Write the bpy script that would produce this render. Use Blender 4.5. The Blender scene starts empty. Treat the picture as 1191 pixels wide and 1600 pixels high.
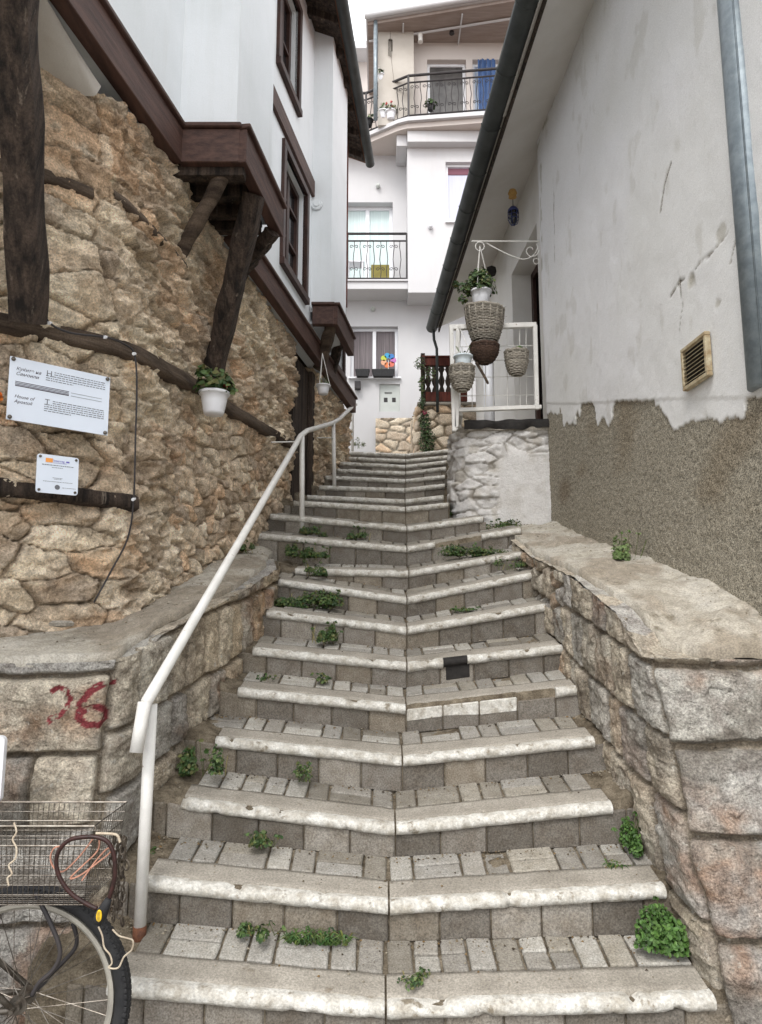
import bpy, math, random
import numpy as np
from mathutils import Vector, Matrix
random.seed(7); RNG=np.random.RandomState(7)
sc=bpy.context.scene; COL=sc.collection
F=1106.0; PITCH=math.radians(8.38); E=1.64; CP,SP=math.cos(PITCH),math.sin(PITCH)
R_=random.uniform
def P(px,py,Y):
    u=(px-595.5)/F; v=(800-py)/F; k=Y/(CP-v*SP)
    return Vector((u*k,Y,E+(SP+v*CP)*k))
def PL(px,py,x0,sl,y0=0):            # point of the vertical plane x=x0+sl*(y-y0) seen at a pixel
    u=(px-595.5)/F; v=(800-py)/F; r=u/(CP-v*SP); Y=(x0-sl*y0)/(r-sl); return P(px,py,Y)
# ------------------------------------------------------------ noise
def _h(ix,iy,iz,s):
    n=(ix.astype(np.int64)*374761393+iy.astype(np.int64)*668265263+iz*2147483647+s*974634777)&0xffffffff
    n=((n^(n>>13))*1274126177)&0xffffffff; n=((n^(n>>16))*2246822519)&0xffffffff
    return ((n^(n>>15))&0xffffff)/float(0xffffff)
def vn(x,y,s=0):
    x=np.asarray(x,float);y=np.asarray(y,float)
    ix=np.floor(x);iy=np.floor(y);fx=x-ix;fy=y-iy;fx=fx*fx*(3-2*fx);fy=fy*fy*(3-2*fy)
    a=_h(ix,iy,0,s);b=_h(ix+1,iy,0,s);c=_h(ix,iy+1,0,s);d=_h(ix+1,iy+1,0,s)
    return (a*(1-fx)+b*fx)*(1-fy)+(c*(1-fx)+d*fx)*fy
def fbm(x,y,s=0,o=4,g=.5):
    t=0;a=1;n=0
    for i in range(o):
        t=t+a*vn(x*2**i+i*17.3,y*2**i+i*9.1,s+i);n+=a;a*=g
    return t/n
def worley(x,y,s=0,j=.9):
    ix=np.floor(x);iy=np.floor(y);f1=np.full(x.shape,9.);f2=np.full(x.shape,9.);idr=np.zeros(x.shape);dx=np.zeros(x.shape);dy=np.zeros(x.shape)
    for a in(-1,0,1):
        for b in(-1,0,1):
            cx=ix+a;cy=iy+b;qx=cx+.5+j*(_h(cx,cy,0,s)-.5);qy=cy+.5+j*(_h(cx,cy,1,s)-.5)
            ex=x-qx;ey=y-qy;d=np.sqrt(ex*ex+ey*ey);n=d<f1
            f2=np.where(n,f1,np.minimum(f2,d));idr=np.where(n,_h(cx,cy,2,s),idr);dx=np.where(n,ex,dx);dy=np.where(n,ey,dy);f1=np.where(n,d,f1)
    return f1,f2,idr,dx,dy
def facets(s,z,sc,seed):
    w=.3*sc*(fbm(s/sc*1.5,z/sc*1.5,seed,3)-.5);f1,f2,i,dx,dy=worley((s+w)/sc,(z-w)/sc*1.25,seed,.95)
    return dx*(((i*5.7)%1)-.5)*2+dy*(((i*11.3)%1)-.5)*2+.8*(((i*3.1)%1)-.5)
def ss(a,b,x):
    t=np.clip((x-a)/(b-a),0,1);return t*t*(3-2*t)
def pal(idr,cols):
    c=np.array(cols);k=np.minimum((idr*len(c)).astype(int),len(c)-1);r=c[k];f=.88+.24*((idr*97.13)%1)
    return r*f[...,None]
def lerp(a,b,t): return a+(b-a)*t[...,None]
# ------------------------------------------------------------ materials
def S(r,g,b):
    f=lambda c:(c/255/12.92 if c/255<=.04045 else ((c/255+.055)/1.055)**2.4)
    return (f(r),f(g),f(b))
MATS={}
def mat(name,c1,c2=None,sc1=6,rough=.8,bump=.2,bsc=80,attr=False,metal=0,spot=None,spsc=20,spth=.62,spw=.04,grain=.25,gsc=300,bdist=.004,stretch=None,spec=.3,trans=0,streak=None):
    if name in MATS: return MATS[name]
    m=bpy.data.materials.new(name);m.use_nodes=True;nt=m.node_tree;N=nt.nodes;L=nt.links
    b=N['Principled BSDF'];tc=N.new('ShaderNodeTexCoord');co=tc.outputs['Object']
    if stretch:
        mp=N.new('ShaderNodeMapping');mp.inputs['Scale'].default_value=stretch;L.new(co,mp.inputs[0]);cs=mp.outputs[0]
    else: cs=co
    def noise(s,d=6,v=None,r=.6):
        n=N.new('ShaderNodeTexNoise');n.inputs['Scale'].default_value=s;n.inputs['Detail'].default_value=d;n.inputs['Roughness'].default_value=r;L.new(v or cs,n.inputs['Vector']);return n.outputs['Fac']
    def rng(f,a,b2,c=0,d=1):
        r=N.new('ShaderNodeMapRange');r.inputs[1].default_value=a;r.inputs[2].default_value=b2;r.inputs[3].default_value=c;r.inputs[4].default_value=d;L.new(f,r.inputs[0]);return r.outputs[0]
    def mix(f,A,B,mode='MIX'):
        x=N.new('ShaderNodeMix');x.data_type='RGBA';x.blend_type=mode
        if isinstance(f,(int,float)): x.inputs[0].default_value=f
        else: L.new(f,x.inputs[0])
        for k,c in((6,A),(7,B)):
            if isinstance(c,tuple): x.inputs[k].default_value=(*c,1)
            else: L.new(c,x.inputs[k])
        return x.outputs[2]
    if attr:
        at=N.new('ShaderNodeAttribute');at.attribute_name='Col';col=at.outputs['Color']
        f=rng(noise(sc1),.35,.65); col=mix(f,col,mix(1.0,col,c1,'MULTIPLY'))
    else:
        col=mix(rng(noise(sc1),.35,.65),c1,c2 or c1)
    if name=='old_painted_render':
        at=N.new('ShaderNodeSeparateColor');L.new(col,at.inputs[0]);f=rng(at.outputs[0],.33,.5,1,0);sp=rng(noise(150,2,co,.8),.38,.62,.35,1.65);cbb=N.new('ShaderNodeCombineColor')
        for i in range(3): L.new(sp,cbb.inputs[i])
        col=mix(f,col,mix(1.0,col,cbb.outputs[0],'MULTIPLY'))
    if name.endswith('wicker'):
        at=N.new('ShaderNodeAttribute');at.attribute_name='Col';col=mix(1.0,col,at.outputs['Color'],'MULTIPLY')
    if streak:
        mp=N.new('ShaderNodeMapping');mp.inputs['Scale'].default_value=(7,7,.5);L.new(co,mp.inputs[0])
        f=rng(noise(1.6,8,mp.outputs[0],.7),.52,.72,0,streak[3]); col=mix(f,col,mix(1.0,col,streak[:3],'MULTIPLY'))
    if spot:
        f=rng(noise(spsc,8,None,.65),spth,spth+spw);col=mix(f,col,spot)
    if grain:
        g=rng(noise(gsc,3,co,.7),.3,.7,1-grain,1+grain)
        cb=N.new('ShaderNodeCombineColor')
        for i in range(3): L.new(g,cb.inputs[i])
        col=mix(1.0,col,cb.outputs[0],'MULTIPLY')
    L.new(col,b.inputs['Base Color']);b.inputs['Roughness'].default_value=rough;b.inputs['Metallic'].default_value=metal
    b.inputs['Specular IOR Level'].default_value=spec
    if trans: b.inputs['Transmission Weight'].default_value=trans
    if bump:
        n=noise(bsc,8,None,.7);n2=noise(bsc*.22,4)
        ad=N.new('ShaderNodeMath');ad.operation='ADD';L.new(n,ad.inputs[0]);L.new(n2,ad.inputs[1])
        if 'stone' in name:
            n3=noise(bsc*3.2,4);a3=N.new('ShaderNodeMath');a3.operation='MULTIPLY_ADD';a3.inputs[1].default_value=.5;L.new(n3,a3.inputs[0]);L.new(ad.outputs[0],a3.inputs[2]);ad=a3
        bp=N.new('ShaderNodeBump');bp.inputs['Strength'].default_value=bump;bp.inputs['Distance'].default_value=bdist;L.new(ad.outputs[0],bp.inputs['Height']);L.new(bp.outputs[0],b.inputs['Normal'])
    MATS[name]=m;return m
M_rubble=mat('rubble_stone',(.90,.86,.81),attr=True,sc1=9,bump=1,bsc=38,bdist=.022,grain=.42,gsc=95,rough=.95,spec=.1,spot=S(206,194,166),spsc=7,spth=.63,spw=.08)
M_ashlar=mat('rough_ashlar_stone',(.6,.57,.56),attr=True,sc1=14,bump=1,bsc=44,bdist=.02,grain=.5,gsc=110,rough=.92,spec=.15,spot=S(186,182,172),spsc=26,spth=.6,spw=.1)
M_wstone=mat('whitewashed_stone',(.86,.85,.84),attr=True,sc1=12,bump=.9,bsc=40,bdist=.012,grain=.12,gsc=120,rough=.85,spec=.15)
M_rwall=mat('old_painted_render',(.95,.95,.94),attr=True,sc1=2.2,bump=.55,bsc=70,bdist=.004,grain=.16,gsc=210,rough=.9,spec=.15,streak=(.95,.95,.93,.3))
M_plaster=mat('white_lime_plaster',S(226,229,232),S(216,220,222),sc1=1.5,bump=.25,bsc=35,bdist=.004,grain=.04,gsc=150,rough=.85,streak=(.90,.89,.86,.45))
M_far=mat('far_house_plaster',S(196,195,196),S(188,187,189),sc1=1,bump=.15,bsc=50,grain=.03,streak=(.93,.91,.88,.4))
M_pink=mat('beige_pink_plaster',S(198,190,185),S(190,181,175),sc1=1,bump=.15,bsc=50,grain=.03)
M_soffitp=mat('grey_soffit_plaster',S(216,214,211),S(204,201,196),sc1=2,bump=.3,bsc=40,grain=.06)
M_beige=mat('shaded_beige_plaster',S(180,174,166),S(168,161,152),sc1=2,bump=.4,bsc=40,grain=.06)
M_brown=mat('brown_stained_board',S(88,64,56),S(60,42,37),sc1=3,bump=.4,bsc=30,stretch=(6,1,14),grain=.12,rough=.6,spot=S(120,98,88),spsc=9,spth=.68,spw=.1)
M_dark=mat('dark_weathered_timber',S(82,69,60),S(30,25,22),sc1=26,bump=1,bsc=60,stretch=(1,1,.05),bdist=.02,grain=.4,gsc=90,rough=.85,spot=S(122,110,98),spsc=22,spth=.62,spw=.08)
M_old=mat('old_grey_timber',S(104,90,77),S(52,42,35),sc1=10,bump=1,bsc=40,stretch=(.25,.25,2),bdist=.012,grain=.3,gsc=120,rough=.9)
M_wframe=mat('dark_window_wood',S(72,50,44),S(46,32,28),sc1=5,bump=.3,bsc=60,grain=.1,rough=.5)
M_conc=mat('grey_concrete',S(156,150,140),S(134,128,118),sc1=5,bump=.6,bsc=60,bdist=.005,grain=.35,gsc=130,rough=.95,spot=S(116,107,94),spsc=12,spth=.62,spw=.08)
M_conc2=mat('ledge_concrete',(.80,.78,.74),attr=True,sc1=5,bump=.8,bsc=50,bdist=.008,grain=.35,gsc=120,rough=.95,spot=S(120,112,98),spsc=9,spth=.6,spw=.08)
M_dirt=mat('brown_dirt_and_mortar',S(132,122,106),S(86,77,65),sc1=16,bump=1,bsc=60,bdist=.012,grain=.4,gsc=150,rough=1,spec=.05)
M_brick=mat('paving_brick',(.80,.78,.75),attr=True,sc1=18,bump=.6,bsc=110,bdist=.003,grain=.42,gsc=150,rough=.92,spec=.15,spot=S(86,78,64),spsc=11,spth=.64,spw=.09)
M_riser=mat('riser_block',(.74,.70,.66),attr=True,sc1=14,bump=.9,bsc=90,bdist=.004,grain=.45,gsc=140,rough=.95,spec=.15)
M_nose=mat('chipped_white_paint',S(208,206,200),S(166,160,149),sc1=20,bump=.9,bsc=45,bdist=.008,grain=.26,gsc=95,rough=.85,spot=S(128,119,104),spsc=18,spth=.575,spw=.10)
M_black=mat('black_tar',S(30,28,27),S(45,42,40),sc1=20,bump=.6,bsc=60)
M_white=mat('white_enamel',S(226,224,220),S(210,208,203),sc1=8,bump=.15,bsc=60,grain=.06,rough=.45,spec=.4,spot=S(132,104,84),spsc=26,spth=.66,spw=.05)
M_rust=mat('rust',S(112,72,50),S(80,52,40),sc1=30,bump=.5,bsc=80)
M_iron=mat('dark_iron',S(46,44,46),S(60,56,56),sc1=9,bump=.1,rough=.5,grain=.05)
M_gutter=mat('dark_painted_gutter',S(68,71,70),S(52,55,54),sc1=5,bump=.15,grain=.06,rough=.6,metal=0,spec=.3)
M_galv=mat('galvanised_metal',S(136,146,152),S(112,122,129),sc1=22,bump=.1,grain=.06,rough=.42,metal=.35,spec=.4)
M_glass=mat('dark_window_glass',S(40,40,42),S(28,28,30),sc1=1,bump=0,grain=0,rough=.08,spec=.6)
M_curt=mat('net_curtain',S(128,120,122),S(92,86,88),sc1=5,stretch=(16,1,.3),bump=.3,bsc=8,grain=.05)
M_curtb=mat('pale_blue_curtain',S(205,219,218),S(188,204,204),sc1=4,stretch=(14,1,.3),bump=.2,bsc=8,grain=.03)
M_curtl=mat('lilac_curtain',S(200,202,218),S(186,188,206),sc1=4,stretch=(14,1,.3),bump=.2,bsc=8,grain=.03)
M_blue=mat('blue_cloth',S(74,100,144),S(60,84,126),sc1=6,bump=.2,grain=.05)
M_olive=mat('olive_cloth',S(138,128,70),S(120,112,60),sc1=10,bump=.3,grain=.1)
M_tile=mat('old_roof_tile',S(120,84,66),S(90,66,54),sc1=5,bump=.5,bsc=40)
M_pvc=mat('white_plastic',S(226,227,230),S(218,219,224),sc1=4,bump=.05,grain=.02,rough=.4,spec=.45)
M_acr=mat('white_acrylic_panel',S(222,230,242),S(216,224,236),sc1=3,bump=0,grain=.01,rough=.12,spec=.5)
M_ink=mat('grey_printing_ink',S(110,112,118),bump=0,grain=0,sc1=3)
M_inkd=mat('dark_printing_ink',S(72,62,72),bump=0,grain=0,sc1=3)
M_inkp=mat('violet_printing_ink',S(110,100,180),bump=0,grain=0,sc1=3)
M_inko=mat('orange_printing_ink',S(236,158,84),bump=0,grain=0,sc1=3)
M_grey=mat('cabinet_grey_paint',S(188,192,188),S(180,184,180),sc1=4,bump=.05,grain=.02,rough=.5)
M_leaf=mat('leaf_green',(.75,.8,.6),attr=True,sc1=40,bump=0,grain=.1,gsc=90,rough=.55,spec=.3)
M_wick=mat('grey_wicker',S(166,160,150),S(138,131,121),sc1=60,bump=.4,bsc=200,grain=.5,gsc=120)
M_wickd=mat('dark_twig_wicker',S(92,72,60),S(56,42,37),sc1=60,bump=.4,bsc=200,grain=.2)
M_rub=mat('black_rubber',S(34,34,36),S(46,46,47),sc1=30,bump=.3,bsc=200,grain=.12,rough=.75)
M_steel=mat('dull_steel',S(122,117,110),S(84,76,68),sc1=30,bump=.05,grain=.08,rough=.35,metal=.7)
M_rim=mat('pale_alloy_rim',S(170,166,156),S(150,146,138),sc1=20,bump=.05,grain=.1,rough=.4,metal=.3)
M_str=mat('pale_string',S(196,184,164),S(176,160,140),sc1=40,bump=.2,grain=.1)
M_pinks=mat('pink_cord',S(188,138,118),S(160,116,98),sc1=40,bump=.2,grain=.1)
M_yel=mat('yellow_plastic',S(232,190,40),bump=0,grain=.03,sc1=4)
M_ply=mat('old_cable_sheath',S(60,36,33),S(40,27,25),sc1=40,bump=.1,grain=.1,rough=.4)
M_blued=mat('blue_lamp_enamel',S(50,58,104),S(40,46,80),sc1=9,bump=.1,grain=.05,rough=.4)
M_foam=mat('yellow_foam',S(196,160,96),S(160,122,70),sc1=30,bump=1,bsc=40,grain=.2)
M_mull=mat('reddish_brown_boards',S(104,54,44),S(70,36,30),sc1=6,stretch=(6,1,1),bump=.3,grain=.12)
def flat(name,c): return mat(name,S(*c),bump=0,grain=.03,sc1=4)
# ------------------------------------------------------------ object helpers
def tag(o,label,cat,group=None):
    o['label']=label;o['category']=cat
    if group:o['group']=group
    return o
def thing(name,label,cat,loc=(0,0,0),group=None):
    o=bpy.data.objects.new(name,None);COL.objects.link(o);o.location=loc;o.empty_display_size=.1
    return tag(o,label,cat,group)
def wloc(o):
    v=Vector(o.location)
    while o.parent: o=o.parent; v+=Vector(o.location)
    return v
def addmesh(name,V,Fc,m,parent=None,col=None,smooth=False,origin=None,label=None):
    V=np.asarray(V,float).reshape(-1,3)
    if parent is not None and origin is None: org=wloc(parent) if parent.type=='EMPTY' else wloc(parent)
    elif origin is not None: org=Vector(origin)
    else: org=Vector(((V[:,0].min()+V[:,0].max())/2,(V[:,1].min()+V[:,1].max())/2,V[:,2].min()))
    me=bpy.data.meshes.new(name);me.from_pydata((V-np.array(org)).tolist(),[],Fc);me.update()
    if col is not None:
        a=me.attributes.new('Col','FLOAT_COLOR','POINT');c=np.ones((len(V),4));c[:,:3]=np.asarray(col).reshape(-1,3);a.data.foreach_set('color',c.ravel())
    if smooth: me.polygons.foreach_set('use_smooth',[True]*len(me.polygons))
    me.materials.append(m);o=bpy.data.objects.new(name,me);COL.objects.link(o)
    if parent is not None:
        o.parent=parent
        if origin is not None: o.location=org-wloc(parent)
    else: o.location=org
    if label:o['label']=label
    return o
def struct(o): o['kind']='structure';return o
BOXF=None
class MB:
    def __init__(s): s.v=[];s.f=[];s.c=[];s.col=(.5,.5,.5)
    def add(s,vs,fs):
        o=len(s.v);s.v+= [tuple(p) for p in vs];s.f+=[tuple(i+o for i in f) for f in fs];s.c+=[s.col]*len(vs)
    def hexa(s,c8,b=.004):
        # c8[i][j][k] corner points; bevelled hexahedron
        C=[[[Vector(c8[i][j][k]) for k in(0,1)] for j in(0,1)] for i in(0,1)]
        L=[(C[1][0][0]-C[0][0][0]).length,(C[0][1][0]-C[0][0][0]).length,(C[0][0][1]-C[0][0][0]).length]
        fr=[min(.45,b/max(l,1e-6)) for l in L]
        def tri(u,v,w):
            p=Vector((0,0,0))
            for i in(0,1):
                for j in(0,1):
                    for k in(0,1): p+=C[i][j][k]*((u if i else 1-u)*(v if j else 1-v)*(w if k else 1-w))
            return p
        vs=[];ix={}
        for i in(0,1):
            for j in(0,1):
                for k in(0,1):
                    for a in range(3):
                        t=[i,j,k]
                        for q in range(3):
                            if q!=a: t[q]=fr[q] if t[q]==0 else 1-fr[q]
                        ix[(i,j,k,a)]=len(vs);vs.append(tri(*t))
        fs=[]
        for a in range(3):
            o1,o2=[q for q in range(3) if q!=a]
            for e in(0,1):
                f=[]
                for (p,q) in((0,0),(1,0),(1,1),(0,1)):
                    t=[0,0,0];t[a]=e;t[o1]=p;t[o2]=q;f.append(ix[(*t,a)])
                fs.append(f)
        for a in range(3):
            o1,o2=[q for q in range(3) if q!=a]
            for p in(0,1):
                for q in(0,1):
                    t0=[0,0,0];t0[o1]=p;t0[o2]=q;t1=list(t0);t1[a]=1
                    fs.append([ix[(*t0,o1)],ix[(*t1,o1)],ix[(*t1,o2)],ix[(*t0,o2)]])
        for i in(0,1):
            for j in(0,1):
                for k in(0,1): fs.append([ix[(i,j,k,a)] for a in range(3)])
        s.add(vs,fs)
    def box(s,x0,x1,y0,y1,z0,z1,b=.003):
        s.hexa([[[(x,y,z) for z in(z0,z1)] for y in(y0,y1)] for x in(x0,x1)],b)
    def fbox(s,O,A,N,a0,a1,b0,b1,c0,c1,b=.003,U=Vector((0,0,1))):
        s.hexa([[[O+A*a+N*c+U*z for z in(b0,b1)] for c in(c0,c1)] for a in(a0,a1)],b)
    def bar(s,p,q,w,h=None,b=.004,up=Vector((0,0,1)),j=0,n=1):
        p=Vector(p);q=Vector(q);h=h or w;d=(q-p).normalized();x=d.cross(up)
        if x.length<1e-3:x=d.cross(Vector((1,0,0)))
        x.normalize();z=x.cross(d).normalized()
        s.hexa([[[ (p if e==0 else q)+x*(w/2*i)+z*(h/2*k) for k in(-1,1)] for i in(-1,1)] for e in(0,1)],b)
    def tube(s,pts,r,n=8,cap=True,closed=False):
        pts=[Vector(p) for p in pts];m=len(pts);rs=r if isinstance(r,(list,tuple)) else [r]*m;vs=[];fs=[];px=None
        for i,p in enumerate(pts):
            if closed: d=(pts[(i+1)%m]-pts[i-1]).normalized()
            else: d=(pts[min(i+1,m-1)]-pts[max(i-1,0)]).normalized()
            if px is None:
                px=d.cross(Vector((0,0,1)))
                if px.length<.1:px=d.cross(Vector((1,0,0)))
            px=(px-d*px.dot(d));px.normalize();pz=d.cross(px)
            for k in range(n):
                a=2*math.pi*k/n;vs.append(p+(px*math.cos(a)+pz*math.sin(a))*rs[i])
        for i in range(m if closed else m-1):
            for k in range(n):
                a=i*n+k;b=i*n+(k+1)%n;c=((i+1)%m)*n+(k+1)%n;d=((i+1)%m)*n+k;fs.append((a,b,c,d))
        if cap and not closed: fs.append(tuple(range(n))[::-1]);fs.append(tuple((m-1)*n+k for k in range(n)))
        s.add(vs,fs)
    def lathe(s,prof,c,n=20,ax=None):
        c=Vector(c);vs=[];fs=[];m=len(prof)
        for r,z in prof:
            for k in range(n):
                a=2*math.pi*k/n;p=Vector((r*math.cos(a),r*math.sin(a),z))
                if ax is not None: p=ax@p
                vs.append(c+p)
        for i in range(m-1):
            for k in range(n): fs.append((i*n+k,i*n+(k+1)%n,(i+1)*n+(k+1)%n,(i+1)*n+k))
        s.add(vs,fs)
    def quad(s,a,b,c,d): s.add([a,b,c,d],[(0,1,2,3)])
    def prism(s,poly,d):       # poly list of points, extrude by vector d
        n=len(poly);d=Vector(d);vs=[Vector(p) for p in poly]+[Vector(p)+d for p in poly]
        s.add(vs,[tuple(range(n))[::-1],tuple(range(n,2*n))]+[(i,(i+1)%n,n+(i+1)%n,n+i) for i in range(n)])
    def build(s,name,m,parent=None,smooth=False,origin=None,label=None,attr=False):
        return addmesh(name,s.v,s.f,m,parent,s.c if attr else None,smooth,origin,label)
def gridmesh(name,V,m,parent=None,col=None,smooth=True,origin=None,flip=False):
    nr,nc=V.shape[:2];i=np.arange((nr-1)*nc).reshape(nr-1,nc)[:,:-1].ravel()
    q=np.stack([i,i+1,i+nc+1,i+nc],1)
    if flip:q=q[:,::-1]
    return addmesh(name,V.reshape(-1,3),q.tolist(),m,parent,None if col is None else col.reshape(-1,3),smooth,origin)
def resample(path,du):
    path=[Vector(p) for p in path];L=[0]
    for a,b in zip(path,path[1:]):L.append(L[-1]+(b-a).length)
    n=int(L[-1]/du)+2;s=np.linspace(0,L[-1],n)
    X=[np.interp(s,L,[p[k] for p in path]) for k in range(len(path[0]))]
    return s,np.stack(X,1)
def rounded(path,r=.1,k=6):
    out=[Vector(path[0])]
    for a,b,c in zip(path,path[1:],path[2:]):
        a,b,c=Vector(a),Vector(b),Vector(c);p=b+(a-b).normalized()*min(r,(a-b).length*.45);q=b+(c-b).normalized()*min(r,(c-b).length*.45)
        for i in range(k+1):
            t=i/k;out.append(p*(1-t)**2+b*2*t*(1-t)+q*t*t)
    out.append(Vector(path[-1]));return out
def sheet(name,path,zb,zt,du,fn,m,parent=None,side=1,warp=None,origin=None,label=None):
    s,XY=resample(path,du);d=np.gradient(XY,axis=0)
    k=9;ker=np.ones(k)/k
    dx=np.convolve(np.pad(d[:,0],k//2,'edge'),ker,'valid');dy=np.convolve(np.pad(d[:,1],k//2,'edge'),ker,'valid')
    ln=np.hypot(dx,dy);nx=dy/ln*side;ny=-dx/ln*side
    b=np.array([zb(x,y) for x,y in XY]);t=np.array([zt(x,y) for x,y in XY]);nr=int((t-b).max()/du)+2
    f=np.linspace(0,1,nr)[:,None];Z=b[None]+(t-b)[None]*f;Sg=np.broadcast_to(s[None],Z.shape)
    disp,col=fn(Sg,Z,np.broadcast_to(XY[:,0][None],Z.shape),np.broadcast_to(XY[:,1][None],Z.shape))
    X=XY[:,0][None]+nx[None]*disp;Y=XY[:,1][None]+ny[None]*disp
    if warp: X,Y=warp(X,Y,Z,Sg)
    V=np.stack([X,Y,Z],2);return gridmesh(name,V,m,parent,col,flip=(side<0),origin=origin)
def loft(name,A,B,du,m,parent=None,amp=.01,asc=6,col=None,skirt=0,cols=None,seed=3,origin=None,noff=None):
    LA=sum((Vector(b)-Vector(a)).length for a,b in zip(A,A[1:]));n=int(LA/du)+2
    def rs(C):
        C=np.array([tuple(p) for p in C]);L=np.r_[0,np.cumsum(np.linalg.norm(np.diff(C,axis=0),axis=1))];s=np.linspace(0,L[-1],n);return np.stack([np.interp(s,L,C[:,k]) for k in range(3)],1)
    a=rs(A);b=rs(B);W=np.linalg.norm(a-b,axis=1).max();mr=int(W/du)+2;t=np.linspace(0,1,mr)[:,None,None];V=a[None]*(1-t)+b[None]*t
    V[...,2]+=amp*(fbm(V[...,0]*asc,V[...,1]*asc,seed,6,.55)-.5)*2
    if noff: V=noff(V)
    if skirt:
        e=V[:1].copy();e[...,2]-=skirt;V=np.concatenate([e,V],0)
    c=None
    if cols is not None:c=cols(V)
    return gridmesh(name,V,m,parent,c,origin=origin)
def leafcl(mb,c,rx,ry,rz,n,ls,cols,up=.5,hemi=True,droop=0):
    c=Vector(c)
    for i in range(n):
        while True:
            a,b,d=R_(-1,1),R_(-1,1),R_(0 if hemi else -1,1)
            if a*a+b*b+d*d<=1:break
        p=c+Vector((a*rx,b*ry,d*rz));nrm=Vector((a+R_(-.6,.6),b-.3+R_(-.6,.6),up+R_(-.4,.6))).normalized()
        t=nrm.cross(Vector((R_(-1,1),R_(-1,1),R_(-1,1)))).normalized();w=nrm.cross(t);l=ls*R_(.6,1.25);k=random.choice(cols);f=R_(.7,1.25);mb.col=(k[0]*f,k[1]*f,k[2]*f)
        mb.add([p-t*l*.5,p-t*l*.15+w*l*.36+nrm*l*.05,p+t*l*.3+w*l*.28,p+t*l*.55-nrm*l*.12,p+t*l*.3-w*l*.28,p-t*l*.15-w*l*.36+nrm*l*.05,p-nrm*l*.06],[(0,6,1),(1,6,2),(2,6,3),(3,6,4),(4,6,5),(5,6,0)])
GREENS=[S(60,84,44),S(74,96,52),S(46,68,38),S(90,104,62),S(96,96,60),S(56,76,42)]
# ============================================================ CAMERA / LIGHT
cam=bpy.data.cameras.new('camera');co=bpy.data.objects.new('camera',cam);COL.objects.link(co);sc.camera=co
co.location=(0,0,E);co.rotation_euler=(math.pi/2+PITCH,0,0);cam.sensor_fit='VERTICAL';cam.sensor_height=36;cam.lens=F/1600*36;cam.clip_end=500;cam.clip_start=.05
w=bpy.data.worlds.new('World');sc.world=w;w.use_nodes=True;nt=w.node_tree;bg=nt.nodes['Background']
sky=nt.nodes.new('ShaderNodeTexSky');sky.sky_type='NISHITA';sky.sun_disc=False;sky.sun_elevation=math.radians(52);sky.sun_rotation=math.radians(200);sky.air_density=1.0;sky.dust_density=3
hs=nt.nodes.new('ShaderNodeHueSaturation');hs.inputs['Saturation'].default_value=.18
mx=nt.nodes.new('ShaderNodeMix');mx.data_type='RGBA';mx.inputs[0].default_value=.72;mx.inputs[7].default_value=(8.8,8.9,9.05,1)
nt.links.new(sky.outputs[0],hs.inputs['Color']);nt.links.new(hs.outputs[0],mx.inputs[6]);nt.links.new(mx.outputs[2],bg.inputs[0]);bg.inputs[1].default_value=.13
sl=bpy.data.lights.new('sun','SUN');sl.energy=1.1;sl.angle=math.radians(25);sl.color=(1,.97,.93);so=bpy.data.objects.new('sun',sl);COL.objects.link(so)
so.rotation_euler=(math.radians(38),0,math.radians(-20));so.location=(0,0,20)
sc.view_settings.view_transform='Standard';sc.view_settings.look='None';sc.view_settings.exposure=1.18;sc.view_settings.gamma=1
sc.cycles.max_bounces=8;sc.cycles.diffuse_bounces=5
# ============================================================ STAIRS
YN={n:2.58+.32*(n-1) for n in range(1,12)};YN.update({12:6.06,13:6.55,14:6.96,15:7.4,16:7.8,17:8.25,18:8.7,19:9.12})
PX={1:((168,1545),(603,1582),(1118,1568)),2:((225,1383),(608,1420),(1040,1394)),3:((283,1257),(618,1297),(957,1263)),4:((337,1160),(629,1190),(929,1160)),
5:((372,1082),(635,1109),(902,1079)),6:((395,1018),(636,1042),(879,1014)),7:((417,959),(636,986),(862,948)),8:((435,910),(636,939),(840,898)),9:((461,893),(639,897),(823,866)),
10:((399,837),(636,859),(814,829)),11:((422,807),(636,827),(755,811)),12:((459,786),(634,796),(701,789)),13:((480,777),(633,784),(693,777)),14:((499,762),(633,766),(695,759)),
15:((509,746),(634,752),(695,745)),16:((527,735),(634,740),(697,732)),17:((529,724),(634,729.5),(698,722)),18:((536,716),(634,720.5),(700,714)),19:((540,707.5),(634,711.5),(700,704.5))}
NP={n:[P(a,b,YN[n]) for a,b in v] for n,v in PX.items()}
YN[20]=9.6
def zn(n,x):
    if n==0: return 0.
    if n==20: return zn(19,x)+.14
    a,b,c=NP[n];return float(np.interp(x,[a.x-.3,a.x,b.x,c.x,c.x+.3],[a.z+.012,a.z,b.z,c.z,c.z+.012]))+.022
SLP={n:(.19 if n<12 else .13) for n in range(0,20)}
def zt(n,x,y): return zn(n,x)+SLP[n]*(y-YN[n])
stairs=thing('stairway','long grey paved stairway with white painted nosings rising between the houses','stairs',(0,2.5,0))
BC=[S(152,149,143),S(140,136,129),S(163,160,153),S(130,125,116),S(147,142,132)]
RC=[S(128,123,116),S(116,111,104),S(140,135,127),S(107,102,95),S(130,123,112)]
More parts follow.
